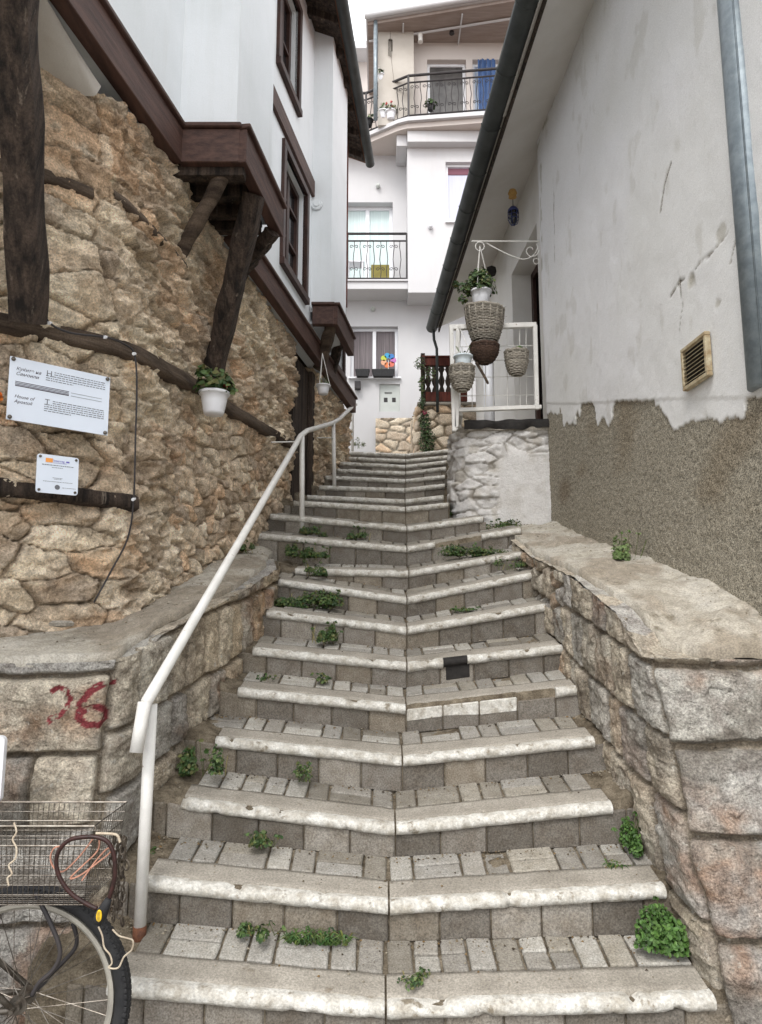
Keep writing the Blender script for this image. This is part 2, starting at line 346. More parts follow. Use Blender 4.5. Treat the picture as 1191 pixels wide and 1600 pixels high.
for n in range(1,20):
    y0=YN[n];y1=YN[n+1];a,b,c=NP[n];xl=a.x;xr=c.x;xc=b.x
    # base: dirt/mortar body under the pavers
    xs=np.linspace(xl-.28,xr+(.22 if n<9 else .01),150);ys=np.linspace(y0+.02,y1+.035,24);Xg,Yg=np.meshgrid(xs,ys)
    zz=np.array([zn(n,x) for x in xs])[None]+SLP[n]*(Yg-y0)-.014
    edge=np.maximum(ss(xl+.02,xl-.12,Xg),ss(xr-.02,xr+.1,Xg))
    zz=zz+.018*(fbm(Xg*30,Yg*30,n)-.5)+edge*(.02+.05*(fbm(Xg*9,Yg*9,n+40)-.3))
    fr=np.array([zn(n-1,x) for x in xs])[None]-.03 
    V=np.stack([Xg,Yg,zz],2);low=np.stack([xs,np.full_like(xs,y0+.025),np.minimum(fr[0],zz[0]-.05)],1)[None]
    rm=low.copy();rm[...,2]=(low[...,2]+zz[:1])/2;V=np.concatenate([low,rm,V],0)
    st=gridmesh('step',V,M_dirt,stairs)
    if n==5: st['label']='step with its right nosing broken away'
    # concrete band behind nosing
    bw=.15 if n<12 else .18
    for (xa,xb) in((xl+.005,xc-.004),(xc+.004,xr-.005)):
        xs=np.linspace(xa,xb,60);ys=np.linspace(y0+.04,y0+bw,7);Xg,Yg=np.meshgrid(xs,ys);Yg=Yg+(Yg>y0+bw-.01)*.014*(fbm(Xg*12,Xg*0,n+7)-.5)
        zz=np.array([zn(n,x) for x in xs])[None]+SLP[n]*(Yg-y0)+.006*(fbm(Xg*8,Yg*20,n+3)-.5)
        V=np.stack([Xg,Yg,zz],2);e=V[-1:].copy();e[...,2]-=.02;e2=V[:1].copy();e2[...,2]-=.02;gridmesh('concrete_band',np.concatenate([e2,V,e],0),M_conc,st)
    # pavers
    mb=MB();yp0=y0+bw+.006;yp1=y1+.012;half=(yp0+yp1)/2
    def brick(xa,xb,ya,yb):
        g=.0052;mb.col=random.choice(BC);f=R_(.85,1.12);mb.col=tuple(q*f for q in mb.col);j=[R_(-.004,.004) for _ in range(4)];sk=R_(-.003,.003)
        if R_(0,1)<.04: j=[q-.012 for q in j]
        cs=[[[None,None],[None,None]],[[None,None],[None,None]]]
        for i,x in enumerate((xa+g,xb-g)):
            for k,y in enumerate((ya+g,yb-g)):
                z=zt(n,x,y)+j[i*2+k]+.001;cs[i][k]=[(x+sk*(k*2-1),y,z-.03),(x+sk*(k*2-1),y,z)]
        mb.hexa(cs,.005)
    for sgn,xe in((-1,xl),(1,xr)):
        x=xc+.003*sgn;k=random.randint(0,2)
        while abs(x-xc)<abs(xe-xc)-.06:
            if k%3==0:
                xa=x+sgn*.2
                if R_(0,1)<.15: # split bricks
                    for q in(0,1):
                        aa,bb=sorted((x+sgn*.1*q,x+sgn*.1*(q+1)));brick(aa,bb,yp0,half);brick(aa,bb,half,yp1)
                else:
                    aa,bb=sorted((x,xa));brick(aa,bb,yp0,half);brick(aa,bb,half,yp1)
                x=xa
            else:
                xa=x+sgn*.1;aa,bb=sorted((x,xa));brick(aa,bb,yp0,yp1);x=xa
            k+=1
    mb.build('paving',M_brick,st,attr=True)
    # riser blocks
    mb=MB()
    for sgn,xe in((-1,xl-(.12 if n<9 else .03)),(1,xr+(.1 if n<9 else .0))):
        x=xc
        while abs(x-xc)<abs(xe-xc):
            wd=.2+R_(-.006,.006);xa=x+sgn*min(wd,max(.06,abs(xe-x)));aa,bb=sorted((x,xa));g=.003;mb.col=random.choice(RC);f=R_(.85,1.12);mb.col=tuple(q*f for q in mb.col)
            yy=y0+.010+R_(-.003,.004);cs=[]
            for xx in(aa+g,bb-g):
                zb=zt(n-1,xx,y0)-.01 if n>1 else 0.02;ztp=zn(n,xx)-.044
                if abs(xx-xc)>abs(xe-xc)-.11 and n<9 : ztp=zn(n,xx)-.02 if sgn<0 else zn(n,xx)-.03
                ztp=max(ztp,zb+.03)
                cs.append([[(xx,yy,zb),(xx,yy+R_(-.002,.002),ztp)],[(xx,yy+.05,zb),(xx,yy+.05,ztp)]])
            if True:
                mb.hexa(cs,.006)
                if n==5 and sgn>0 and bb<.86:
                    pq=MB();pq.hexa([[[(r[0][1][0],yy-.003,r[0][1][2]-.035-.02*R_(0,1)),(r[0][1][0],yy-.003,r[0][1][2]+.022)],[(r[0][1][0],yy+.06,r[0][1][2]-.035),(r[0][1][0],yy+.06,r[0][1][2]+.022)]] for r in cs],.006);pq.build('painted_edge',M_nose,st)
                if n==6 and sgn>0 and .30<aa<.42:
                    pq=MB();pq.hexa([[[(xq,yy-.004,r[0][0][2]+.02),(xq,yy-.004,r[0][1][2]+.01)],[(xq,yy+.03,r[0][0][2]+.02),(xq,yy+.03,r[0][1][2]+.01)]] for xq,r in((.37,cs[0]),(.52,cs[1]))],.01);pq.build('tar_smear',M_black,st)
            x=xa
    mb.build('riser',M_riser,st,attr=True)
    # nosings
    prof=[(.060,-.001),(.042,.003),(.02,.004),(.004,.0),(-.008,-.009),(-.013,-.020),(-.012,-.032),(-.004,-.043),(.012,-.049),(.04,-.049)]
    def nosing(xa,xb,m=M_nose,sc_=1,nm='nosing',lab=None,seed=0):
        xs=np.linspace(xa,xb,max(6,int((xb-xa)/.012)));pr=np.array(prof)*sc_
        X=np.broadcast_to(xs[None],(len(prof),len(xs))).copy();z0=np.array([zn(n,x) for x in xs])
        Y=y0+pr[:,:1]+.009*(fbm(X*4,pr[:,1:]*3+X*0,n+seed)-.5)+.007*(fbm(X*38,pr[:,1:]*90,n+seed+5)-.5)
        ch=np.clip(fbm(X*14,pr[:,1:]*20,n*3+seed+9,4)-.67,0,1)*.09
        Z=z0[None]+pr[:,1:]+.005*(fbm(X*12,pr[:,:1]*60,n+seed+2)-.5)-ch*(pr[:,1:]>-.03)
        Y=Y+ch*1.2
        V=np.stack([X,Y,Z],2)
        ends=[]
        o=gridmesh(nm,V,m,st)
        # close the ends
        me=o.data;nc=len(xs);import bmesh as _b
        bm=_b.new();bm.from_mesh(me);bm.verts.ensure_lookup_table()
        for cidx in(0,nc-1): bm.faces.new([bm.verts[r*nc+cidx] for r in range(len(prof))])
        bm.to_mesh(me);bm.free()
        if lab:o['label']=lab
        return o
    nosing(xl,xc-.004,seed=1)
    if n==5:
        nosing(.93,xr,seed=3,lab='short white stub left of the broken nosing')
        # broken concrete edge
        xs=np.linspace(xc+.004,.93,90);pf=[(.08,.0),(.05,.0),(.035,-.006),(.03,-.02),(.035,-.035)]
        X=np.broadcast_to(xs[None],(len(pf),len(xs)));pr=np.array(pf);Y=y0+pr[:,:1]+.05*(fbm(X*7,pr[:,1:]*20,33)-.5);Z=np.array([zn(n,x) for x in xs])[None]+pr[:,1:]+.01*(fbm(X*30,pr[:,1:]*60,31)-.5)
        gridmesh('broken_edge',np.stack([X,Y,Z],2),M_dirt,st)
    elif n==6:
        nosing(xc+.004,.36,sc_=1.12,seed=2);nosing(.362,.52,m=M_black,nm='tar_patch',lab='black tar patch on the nosing');nosing(.50,xr,seed=4)
    elif n==9: nosing(xc+.004,.83,seed=2);nosing(.838,xr,seed=6)
    elif n==10:
        nosing(xc+.004,.42,seed=2);nosing(.78,xr,seed=6)
    else: nosing(xc+.004,xr,seed=2)
# landing path above and ground
V=loft('upper_path',[P(500,700,9.55).xyz*0+Vector((-1.2,9.5,E+2.17)),Vector((-1.2,12,E+2.8))],[Vector((1.8,9.5,E+2.17)),Vector((1.8,12,E+2.8))],.08,M_conc,None,amp=.01);struct(V)
def groundz(V):
    return V
g=MB();g.quad((-120,-120,0),(120,-120,0),(120,120,0),(-120,120,0));struct(g.build('street_ground',mat('street_paving',S(132,128,120),S(112,106,98),sc1=3,bump=.4,bsc=30,bdist=.01,rough=.95),None))
# ============================================================ RETAINING WALLS
def blocks(s,z,courses,seed,warp=.012,edge=.020,depth=.035,base=.4):
    """courses: list of (ztop, [joints]) downward; returns disp, id, mask"""
    S_=s+warp*2*(fbm(s*5,z*5,seed)-.5);Z_=z+warp*2*(fbm(s*5+9,z*5+3,seed+1)-.5)
    d=np.zeros(s.shape);idr=np.zeros(s.shape);tx=np.zeros(s.shape)
    for ci,(zhi,zlo,js) in enumerate(courses):
        for bi,(a,b) in enumerate(zip(js,js[1:])):
            m=(Z_<zhi)&(Z_>=zlo)&(S_>=a)&(S_<b)
            cx=(a+b)/2;cz=(zhi+zlo)/2;hx=(b-a)/2;hz=(zhi-zlo)/2;rr=.022
            qx=np.abs(S_-cx)-(hx-rr);qz=np.abs(Z_-cz)-(hz-rr)
            sd=np.sqrt(np.maximum(qx,0)**2+np.maximum(qz,0)**2)+np.minimum(np.maximum(qx,qz),0)-rr
            r1=float(_h(np.array([ci]),np.array([bi]),0,seed)[0]);r2=float(_h(np.array([ci]),np.array([bi]),5,seed)[0])
            hgt=ss(.002,edge,-sd)*(.75+.5*r2)+ .25*np.clip(-sd/.05,0,1)+((S_-cx)/hx*(r1-.5)+(Z_-cz)/hz*(r2-.5))*.4*ss(.0,.03,-sd)
            d=np.where(m,hgt,d);idr=np.where(m,(r1*7.77+r2*3.3)%1,idr)
    return d*depth,idr,ss(.15,.5,d)
ASH=[S(204,197,182),S(194,191,183),S(208,198,180),S(198,188,171),S(187,184,178),S(204,192,172)]
def ashcol(s,z,idr,mk,seed,mort=S(164,153,136)):
    c=pal(idr,ASH);rust=ss(.50,.68,fbm(s*4.1,z*4,seed+20,6))*ss(.35,.6,(idr*5.1)%1);rust=rust*(.2+.8*fbm(s*25,z*25,seed+55,4));c=lerp(c,np.array(S(172,132,100))*np.ones_like(c),np.clip(rust*.85,0,1))
    c=c*(.72+.56*fbm(s*34,z*34,seed+66,4))[...,None]
    lg=ss(.55,.7,fbm(s*6,z*6,seed+30,5));c=lerp(c,np.array(S(178,174,164))*np.ones_like(c),lg*.5)
    dk=ss(.58,.7,fbm(s*5+3,z*8,seed+31,5));c=lerp(c,np.array(S(96,86,72))*np.ones_like(c),dk*.45)
    return lerp(np.array(mort)*np.ones_like(c)*(.75+.5*fbm(s*20,z*20,seed+8))[...,None],c,mk)
def randcourses(z0,z1,s0,s1,h,wd,seed):
    r=random.Random(seed);out=[];z=z1
    while z>z0:
        hh=h*r.uniform(.85,1.2);js=[s0-r.uniform(0,.2)]
        while js[-1]<s1: js.append(js[-1]+wd*r.uniform(.7,1.35))
        out.append((z,z-hh,js));z-=hh
    return out
# left: path from far left, frontal face, corner, then up the stairs
lp=[(-2.9,2.80),(-1.09,2.97),(-1.02,3.35),(-.83,4.2),(-.73,4.75),(-.80,5.15)]
LZ=[(2.80,E-.17),(2.95,E-.17),(3.35,E-.05),(4.2,E+.17),(4.75,E+.33),(5.15,E+.42)]
def lz(x,y): return float(np.interp(y,[a for a,b in LZ],[b for a,b in LZ]))
pathL=[tuple(p) for p in rounded(lp,.09)]
s0=Vector((-2.9,2.80,0));cornS=(Vector(lp[1])-Vector(lp[0])).length
cL=[]
fr=[(E-.08,E-.235,[-1,3.0]),(E-.235,E-.535,[0,.75,1.28,cornS-.02]),(E-.535,E-.80,[0,1.0,1.56,cornS-.03]),(E-.80,E-1.12,[0,.9,1.4,cornS-.02]),(E-1.12,E-1.7,[0,.7,1.3,cornS-.02])]
def fL(s,z,x,y):
    sd=randcourses(0,3,cornS-.02,cornS+3.2,.24,.27,5)
    zz=z-.20*np.clip(s-cornS,0,9)*1.0
    d1,i1,m1=blocks(s,zz,[(a,b,[cornS-.02]+j[1:]) for a,b,j in randcourses(0,E+.4,cornS,cornS+3.2,.27,.20,5)],11,warp=.02)
    d2,i2,m2=blocks(s,z,fr,12,warp=.014,depth=.045)
    f=s<cornS-.02
    d=np.where(f,d2,d1);i=np.where(f,i2,i1);m=np.where(f,m2,m1)
    d=d+.007*facets(s,z,.10,301)+.005*facets(s,z,.045,302)+.024*(fbm(s*9,z*9,4,6)-.5)+.016*(fbm(s*30,z*30,44,4)-.5)
    c=ashcol(s,z,i,m,60)
    # tan side stones near top
    t=ss(cornS+.3,cornS+.9,s)*.45;c=lerp(c,c*np.array([1.12,1.0,.82]),t)
    # red painted number on the block: strokes given in (s,z)
    def stroke(pts,w):
        dd=np.full(s.shape,9.)
        for (ax,az),(bx,bz) in zip(pts,pts[1:]):
            vx,vz=bx-ax,bz-az;t_=np.clip(((s-ax)*vx+(z-az)*vz)/(vx*vx+vz*vz),0,1);dd=np.minimum(dd,np.hypot(s-ax-t_*vx,z-az-t_*vz))
        return dd<w
    def q(px,py):
        p=P(px,py,2.9);return (p.x+2.9)*1.003,p.z
    m26=stroke([q(*a) for a in((88,1078),(96,1073),(110,1078),(115,1090),(110,1105),(100,1116),(86,1120),(86,1125))],.0095)|stroke([q(*a) for a in((165,1067),(150,1070),(138,1082),(128,1100),(127,1118),(136,1130),(150,1132),(159,1124),(158,1112),(150,1104),(138,1106),(130,1112))],.0125)
    m26=m26&(fbm(s*60,z*60,77,3)>.33)
    c=np.where(m26[...,None],np.array(S(138,66,70)),c)
    return d,c
def wL(X,Y,Z,Sg):
    k=.16*np.clip(E-.17-Z,0,2)*(1-ss(cornS-.1,cornS+.25,Sg));return X,Y-k
wl=sheet('retaining_wall',pathL,lambda x,y:0.-.05,lambda x,y:lz(x,y)-.015,.0070,fL,M_ashlar,None,side=1,warp=wL)
tag(wl,'left retaining wall of rough grey blocks with a red painted number','retaining wall','retaining walls beside the stairway')
# right
rp=[(1.03,5.45),(1.07,4.88),(1.08,3.86),(1.09,3.2),(1.10,2.90),(3.0,2.72)]
RZ=[(2.72,E-.16),(2.90,E-.15),(3.2,E+.03),(3.86,E+.22),(4.88,E+.42),(5.45,E+.6)]
def rz(x,y): return float(np.interp(y,[a for a,b in RZ],[b for a,b in RZ]))
pathR=[tuple(p) for p in rounded(rp,.07)]
cR=sum((Vector(a)-Vector(b)).length for a,b in zip(rp[:5],rp[1:5]))
frR=[(E-.06,E-.20,[cR-.02,cR+.2,cR+.8,cR+3]),(E-.20,E-.485,[cR-.03,cR+.42,cR+.56,cR+1.1,cR+3]),(E-.485,E-.79,[cR-.03,cR+.62,cR+1.3,cR+3]),(E-.79,E-1.10,[cR-.03,cR+.52,cR+1.2,cR+3]),(E-1.10,E-1.45,[cR-.03,cR+.7,cR+1.2,cR+3]),(E-1.45,E-1.8,[cR-.03,cR+.5,cR+3])]
def fR(s,z,x,y):
    zz=z-.22*np.clip(cR-s,0,9)
    sdc=[(a,b,[v for v in j if v<cR-.1]+[cR-.02]) for a,b,j in randcourses(0,E+.1,0,cR,.29,.20,9)]
    d1,i1,m1=blocks(s,zz,sdc,21,warp=.02,depth=.03);d2,i2,m2=blocks(s,z,frR,27,warp=.022,depth=.05,edge=.028)
    f1,f2,idw,dx,dy=worley(s/.15,z/.15,90);dw=ss(0,.4,f2-f1)*.05;wtop=ss(cR-1.0,cR-1.4,s)*ss(-.35,-.2,z-np.interp(y,[a for a,b in RZ],[b for a,b in RZ]))
    wtop=np.maximum(wtop,ss(1.0,.7,s))
    f=s>cR-.02
    d=np.where(f,d2,d1*(1-wtop)+dw*wtop);i=np.where(f,i2,np.where(wtop>.5,idw,i1));m=np.where(f,m2,m1*(1-wtop)+ss(.1,.5,dw/.05)*wtop)
    d=d+.008*facets(s,z,.10,303)+.006*facets(s,z,.045,304)+.024*(fbm(s*9,z*9,14,6)-.5)+.016*(fbm(s*30,z*30,54,4)-.5)
    return d,ashcol(s,z,i,m,80)
def wR(X,Y,Z,Sg):
    q=np.clip(E-.17-Z,0,2);k=.30*q*ss(cR-.35,cR+.0,Sg);return X+.055*q,Y-k
wr=sheet('retaining_wall',pathR,lambda x,y:-.05,lambda x,y:rz(x,y)-.015,.0070,fR,M_ashlar,None,side=1,warp=wR)
tag(wr,'right retaining wall of big squared blocks with rusty orange stains','retaining wall','retaining walls beside the stairway')
# ledges
def ledcol(V):
    n=fbm(V[...,0]*3,V[...,1]*3,5,5);c=np.array(S(180,175,165))*np.ones(V.shape);c=lerp(c,np.array(S(146,136,122))*np.ones(V.shape),ss(.45,.62,n)*.8)
    p=ss(.62,.68,fbm(V[...,0]*5+2,V[...,1]*2,15,4));c=lerp(c,np.array(S(178,173,162))*np.ones(V.shape),p*.6);return c*(.72+.56*fbm(V[...,0]*40,V[...,1]*40,35,3))[...,None]
def jag(A,seed,amp=.05,dz=0):
    s,X=resample(A,.02);out=[]
    for i,p in enumerate(X):
        o=(fbm(np.array([s[i]*4]),np.array([0.3]),seed,5)[0]-.5)*2*amp;out.append(Vector((p[0]+o,p[1]+o*.7,p[2]+dz)))
    return out
def cap(pth,inn,par,nm):
    A=[Vector((x,y,z)) for x,y,z in pth];B=[Vector((x+i[0],y+i[1],z+.004)) for (x,y,z),i in zip(pth,inn)]
    def cc(V):
        s_=V[...,1]*1.;c=pal(worley(V[...,0]/.22,V[...,1]/.22,5)[2],ASH);return c*(.7+.5*fbm(V[...,0]*25,V[...,1]*25,7,4))[...,None]
    return loft(nm,A,B,.015,M_ashlar,par,amp=.012,asc=14,cols=cc,seed=17)
cap([(-2.9,2.76,E-.185),(-1.10,2.92,E-.185),(-1.055,2.99,E-.18),(-.985,3.35,E-.065),(-.795,4.2,E+.155),(-.70,4.75,E+.315),(-.78,5.15,E+.41)],[(0,.2),(-.12,.2),(-.3,.15),(-.3,.1),(-.3,0),(-.3,0),(-.3,0)],wl,'coping_stones')
cap([(1.0,5.45,E+.59),(1.035,4.88,E+.41),(1.045,3.86,E+.21),(1.05,3.2,E+.02),(1.06,2.93,E-.165),(1.12,2.85,E-.17),(3.0,2.68,E-.17)],[(.3,0),(.3,0),(.3,0),(.35,0),(.4,.15),(.3,.25),(0,.3)],wr,'coping_stones')
lA=jag([(-2.9,2.74,E-.15),(-1.24,2.90,E-.155),(-1.12,3.0,E-.14),(-1.06,3.35,E-.03),(-.88,4.2,E+.19),(-.78,4.75,E+.345),(-.84,5.5,E+.5)],3,.035)
lB=[(-2.9,3.0,E-.10),(-1.7,3.3,E-.07),(-1.40,3.6,E-.02),(-1.25,4.0,E+.12),(-1.12,4.6,E+.33),(-1.0,5.3,E+.5),(-.95,5.9,E+.66)]
o=loft('ledge',lA,[Vector(p) for p in lB],.015,M_conc2,None,amp=.016,asc=7,skirt=.045,cols=ledcol,seed=5);tag(o,'cracked concrete ledge topping the left retaining wall below the signs','ledge','concrete ledges on the retaining walls')
rA=jag([(1.04,5.6,E+.66),(1.07,4.88,E+.44),(1.10,3.86,E+.25),(1.13,3.2,E+.06),(1.18,2.97,E-.10),(1.30,2.84,E-.115),(3.0,2.66,E-.115)],8,.04)
rB=[(1.47,5.95,E+.80),(1.55,4.9,E+.52),(1.6,3.9,E+.29),(1.63,3.3,E+.15),(1.66,3.1,E+.09),(3.0,3.1,E+.05)]
o=loft('ledge',rA,[Vector(p) for p in rB],.015,M_conc2,None,amp=.028,asc=7,skirt=.05,cols=ledcol,seed=9);tag(o,'sloping concrete ledge between right retaining wall and pebbledash house wall','ledge','concrete ledges on the retaining walls')
# earthy infill at foot of pedestal, right end of steps 10-12
fill=loft('ramp',[Vector((.80,5.55,E+.52)),Vector((.70,6.0,E+.72)),Vector((.60,6.3,E+.88))],[Vector((1.5,5.45,E+.64)),Vector((1.5,6.0,E+.80)),Vector((1.5,6.3,E+.9))],.02,M_conc2,None,amp=.03,asc=5,cols=ledcol,seed=19);struct(fill);fill.name='dirt_path'
# ============================================================ LEFT HOUSE
LH=thing('stone_house','left old house with tan rubble stone ground floor and white plastered upper floors on timber','house',(-1.3,3.5,E-.1))
def planeS(y): return -1.8775+.165*y      # stone face
def planeA(y): return -1.7775+.165*y      # upper wall face
RUB=[S(232,217,196),S(216,200,179),S(240,228,208),S(202,187,169),S(228,202,174),S(222,208,188),S(196,182,165)]
pS=[(-2.75,2.30),(-1.72,3.18),(-1.33,3.55),(planeS(4.1),4.1),(planeS(6.34),6.34),(planeS(6.36)-.34,6.40),(planeS(7.0)-.34,7.02),(planeS(7.04),7.06),(planeS(8.8),8.8),(planeS(8.8)-1.5,8.95)]
pathS=[tuple(p) for p in rounded(pS[:4],.14)]+[tuple(p) for p in pS[4:]]
cs0=(Vector(pS[1])-Vector(pS[0])).length+(Vector(pS[2])-Vector(pS[1])).length
def fS(s,z,x,y):
    zr=z-E
    ws=s+.13*(fbm(s*4,z*4,2,7,.6)-.5);wz=z+.10*(fbm(s*4+5,z*5,3,7,.6)-.5)
    f1,f2,i1,dx,dy=worley(ws/.36,wz/.13,5,.8);h1=ss(.0,.09,f2-f1)
    g1,g2,i2,gx,gy=worley(ws/.135,wz/.105,6,.95);h2=ss(0,.22,g2-g1)
    k1,k2,i3,kx,ky=worley(ws/.26+.5*wz,wz/.12,8,.95);h3=ss(0,.11,k2-k1)
    wf=1-ss(cs0-.12,cs0+.15,s)
    wsm=ss(1.5,1.2,zr+.2*(fbm(s*2,z*2,99)-.5))*(1-wf)*ss(cs0+.25,cs0+.9,s)
    wmid=1-wf-wsm
    rid=1-np.abs(fbm(s*4+z*3,z*9-s*2,12,6)-.5)*4
    rid2=1-np.abs(fbm(s*9+z*5,z*17-s*4,13,6)-.5)*3.4
    bed=fbm(s*3,z*24,14,5)-.5
    til=dx*((i1*3.7)%1-.5)+dy*((i1*9.1)%1-.5)
    d=wf*(.05*h1*(.5+.9*((i1*5.3)%1)+.5*til)+.028*bed+.012*rid)+wsm*(-.015+.036*h2*(.5+.9*((i2*5.3)%1)))+wmid*(-.045+.034*h3*(.2+1.2*((i3*5.3)%1))+.048*rid+.038*rid2)
    d=d-.035*wf*ss(.035,.0,f2-f1)*ss(.42,.55,fbm(s*5,z*7,401,3))-.022*wsm*ss(.05,0,g2-g1)*ss(.4,.55,fbm(s*6,z*7,402,3))-.025*wmid*ss(.04,0,k2-k1)*ss(.45,.55,fbm(s*6,z*7,403,3))
    d=d+.018*facets(s,z*1.5,.14,201)*(1-.6*wsm)+.008*facets(s,z*1.3,.055,202)+.022*(fbm(s*12,z*14,16,6)-.5)+.010*(fbm(s*34,z*34,18,4)-.5)+.04*(fbm(s*2,z*2,17)-.5)
    hh=wf*h1+wsm*h2+wmid*(.75+.25*h3);idr=np.where(wf>.5,i1,np.where(wsm>.5,i2,i3))
    c=pal(idr,RUB)
    c=lerp(c,np.array(S(240,229,206))*np.ones_like(c),ss(.48,.66,fbm(s*2.3,z*4,21,6))*.6)
    c=lerp(c,np.array(S(200,158,118))*np.ones_like(c),ss(.56,.68,fbm(s*3.4+7,z*5,23,5))*.55*((idr*3.7)%1))
    c=lerp(c,np.array(S(166,149,129))*np.ones_like(c),ss(.5,.66,fbm(s*5+1,z*7,24,6))*.5)
    c=lerp(np.array(S(196,181,161))*np.ones_like(c)*(.7+.6*fbm(s*26,z*26,25,4))[...,None],c,ss(.05,.6,hh))
    c=c*(.52+.96*fbm(s*30,z*30,28,4))[...,None]*np.array([1.03,1.0,.97])
    return d,c
def wS(X,Y,Z,Sg):
    k=.29*np.clip(Z-(E+.75),-.1,2.2)*(1-ss(cs0+.1,cs0+1.3,Sg))*(.25+.75*ss(cs0-1.1,cs0-.25,Sg));return X,Y-k
sheet('stone_wall',pathS,lambda x,y:max(0.2,E-.35+max(0,(y-3.5))*.2),lambda x,y:float(np.interp(y,[3.1,3.5,3.9],[E+2.40,E+2.44,E+2.54])),.0082,fS,M_rubble,LH,side=1,warp=wS)
# tie beams in the stone
def sweep(name,path,zf,h,proj,m,parent,du=.02,warp=None,seed=0,back=.05):
    s,XY=resample(path,du);d=np.gradient(XY,axis=0);k=7;ker=np.ones(k)/k
    dx=np.convolve(np.pad(d[:,0],3,'edge'),ker,'valid');dy=np.convolve(np.pad(d[:,1],3,'edge'),ker,'valid');ln=np.hypot(dx,dy);nx=dy/ln;ny=-dx/ln
    z0=np.array([zf(x,y) for x,y in XY]);pr=[(-back,h/2),(proj*.7,h/2),(proj,h*.35),(proj,0),(proj,-h*.35),(proj*.7,-h/2),(-back,-h/2)]
    rows=[]
    for i,(o,zz) in enumerate(pr):
        nz=.018*(fbm(s*3,s*0+i*.7,seed+i//3,4)-.5)+.012*(fbm(s*14,s*0+i,seed+9,3)-.5);oo=o+nz*(o>0)
        x=XY[:,0]+nx*oo;y=XY[:,1]+ny*oo;z=z0+zz+.014*(fbm(s*4,s*0+i*.3,seed+5,4)-.5)
        if warp is not None:x,y=warp(x,y,z,s)
        rows.append(np.stack([x,y,z],1))
    return gridmesh(name,np.array(rows[::-1]),m,parent)
def part_path(a,b):
    s,XY=resample(pathS,.02);m=(s>=a)&(s<=b);return [tuple(p) for p in XY[m]],a
def tb(a,b,zf,h,proj,seed,m=M_old):
    pth,off=part_path(a,b);sweep('tie_beam',pth,zf,h,proj,m,LH,warp=lambda x,y,z,s:wS(x,y,z,s+off),seed=seed)
tb(0,cs0+2.95,lambda x,y:E+float(np.interp(y,[3,3.4,4.25,6.2],[1.29,1.31,1.39,1.53])),.085,.062,1)
tb(.1,cs0-.08,lambda x,y:E+1.98,.055,.06,2);tb(cs0+.0,cs0+.62,lambda x,y:E+2.03,.05,.055,3)
tb(0,cs0+.05,lambda x,y:E+.575,.085,.09,4,M_dark)
# dark door slab set shallow, stands in for the slot's black interior
d=MB();O=Vector((planeS(6.75)-.24,6.54,E+.6));d.hexa([[[(planeS(y)+o,y,z) for z in(E+.6,E+2.48)] for y in(6.44,7.03)] for o in(-.07,-.02)],.003);dr=d.build('door',M_dark,LH)
d=MB();d.hexa([[[(planeS(y)+o,y,z) for z in(E+.6,E+2.48)] for y in(6.96,7.06)] for o in(-.015,.03)],.003);d.hexa([[[(planeS(y)+o,y,z) for z in(E+.6,E+2.48)] for y in(6.36,6.43)] for o in(-.06,.012)],.003);d.build('door_frame',M_dark,LH)
# plastered upper walls with real openings
def wallholes(mb,O,A,N,L,H,holes,dep=.14):
    xs=sorted({0,L,*[h[0] for h in holes],*[h[1] for h in holes]});zs=sorted({0,H,*[h[2] for h in holes],*[h[3] for h in holes]});U=Vector((0,0,1))
    for a,b in zip(xs,xs[1:]):
        for c,d in zip(zs,zs[1:]):
            if any(h[0]<=a+1e-5 and h[1]>=b-1e-5 and h[2]<=c+1e-5 and h[3]>=d-1e-5 for h in holes):continue
            q=[O+A*x+U*z for x,z in((a,c),(b,c),(b,d),(a,d))];mb.quad(*q);mb.quad(*[p-N*dep for p in q][::-1])
    for h in holes+[(0,L,0,H)]:
        a,b,c,d=h[:4];q=[O+A*x+U*z for x,z in((a,c),(b,c),(b,d),(a,d))]
        for i in range(4): mb.quad(q[i],q[(i+1)%4],q[(i+1)%4]-N*dep,q[i]-N*dep)
def rectwin(parent,O,A,N,a0,a1,b0,b1,fm,gm,fw=.05,rec=-.08,panes=2,proud=None,name='window',curt=None,horiz=None,lab=None):
    mb=MB();mb.fbox(O,A,N,a0,a1,b0,b0+fw,rec,rec+.05);mb.fbox(O,A,N,a0,a1,b1-fw,b1,rec,rec+.05);mb.fbox(O,A,N,a0,a0+fw,b0+fw,b1-fw,rec,rec+.05);mb.fbox(O,A,N,a1-fw,a1,b0+fw,b1-fw,rec,rec+.05)
    for i in range(1,panes):
        c=a0+(a1-a0)*i/panes;mb.fbox(O,A,N,c-fw*.6,c+fw*.6,b0+fw,b1-fw,rec,rec+.052)
    if horiz:
        for z in horiz: mb.fbox(O,A,N,a0+fw,a1-fw,z-.015,z+.015,rec,rec+.045)
    if proud:
        t,pj=proud
        mb.fbox(O,A,N,a0-t,a1+t,b1,b1+t,-.02,pj);mb.fbox(O,A,N,a0-t,a1+t,b0-t,b0,-.02,pj+.015);mb.fbox(O,A,N,a0-t,a0,b0,b1,-.02,pj);mb.fbox(O,A,N,a1,a1+t,b0,b1,-.02,pj)
    w=mb.build(name,fm,parent,label=lab)
    g=MB();g.fbox(O,A,N,a0+fw*.5,a1-fw*.5,b0+fw*.5,b1-fw*.5,rec+.012,rec+.018,0.001);g.build('pane',gm,w)
    return w
A_=Vector((.165,1,0)).normalized();N_=Vector((1,-.165,0)).normalized()
kA=1/math.sqrt(1+.165**2)
def a_at(y,y0): return (y-y0)/kA
ZB=E+2.55;ZT=E+6.14
mb=MB()
wallholes(mb,Vector((planeA(.4),.4,ZB)),A_,N_,a_at(3.72,.4),ZT-ZB,[(a_at(2.45,.4),a_at(2.95,.4),.75,1.9)])
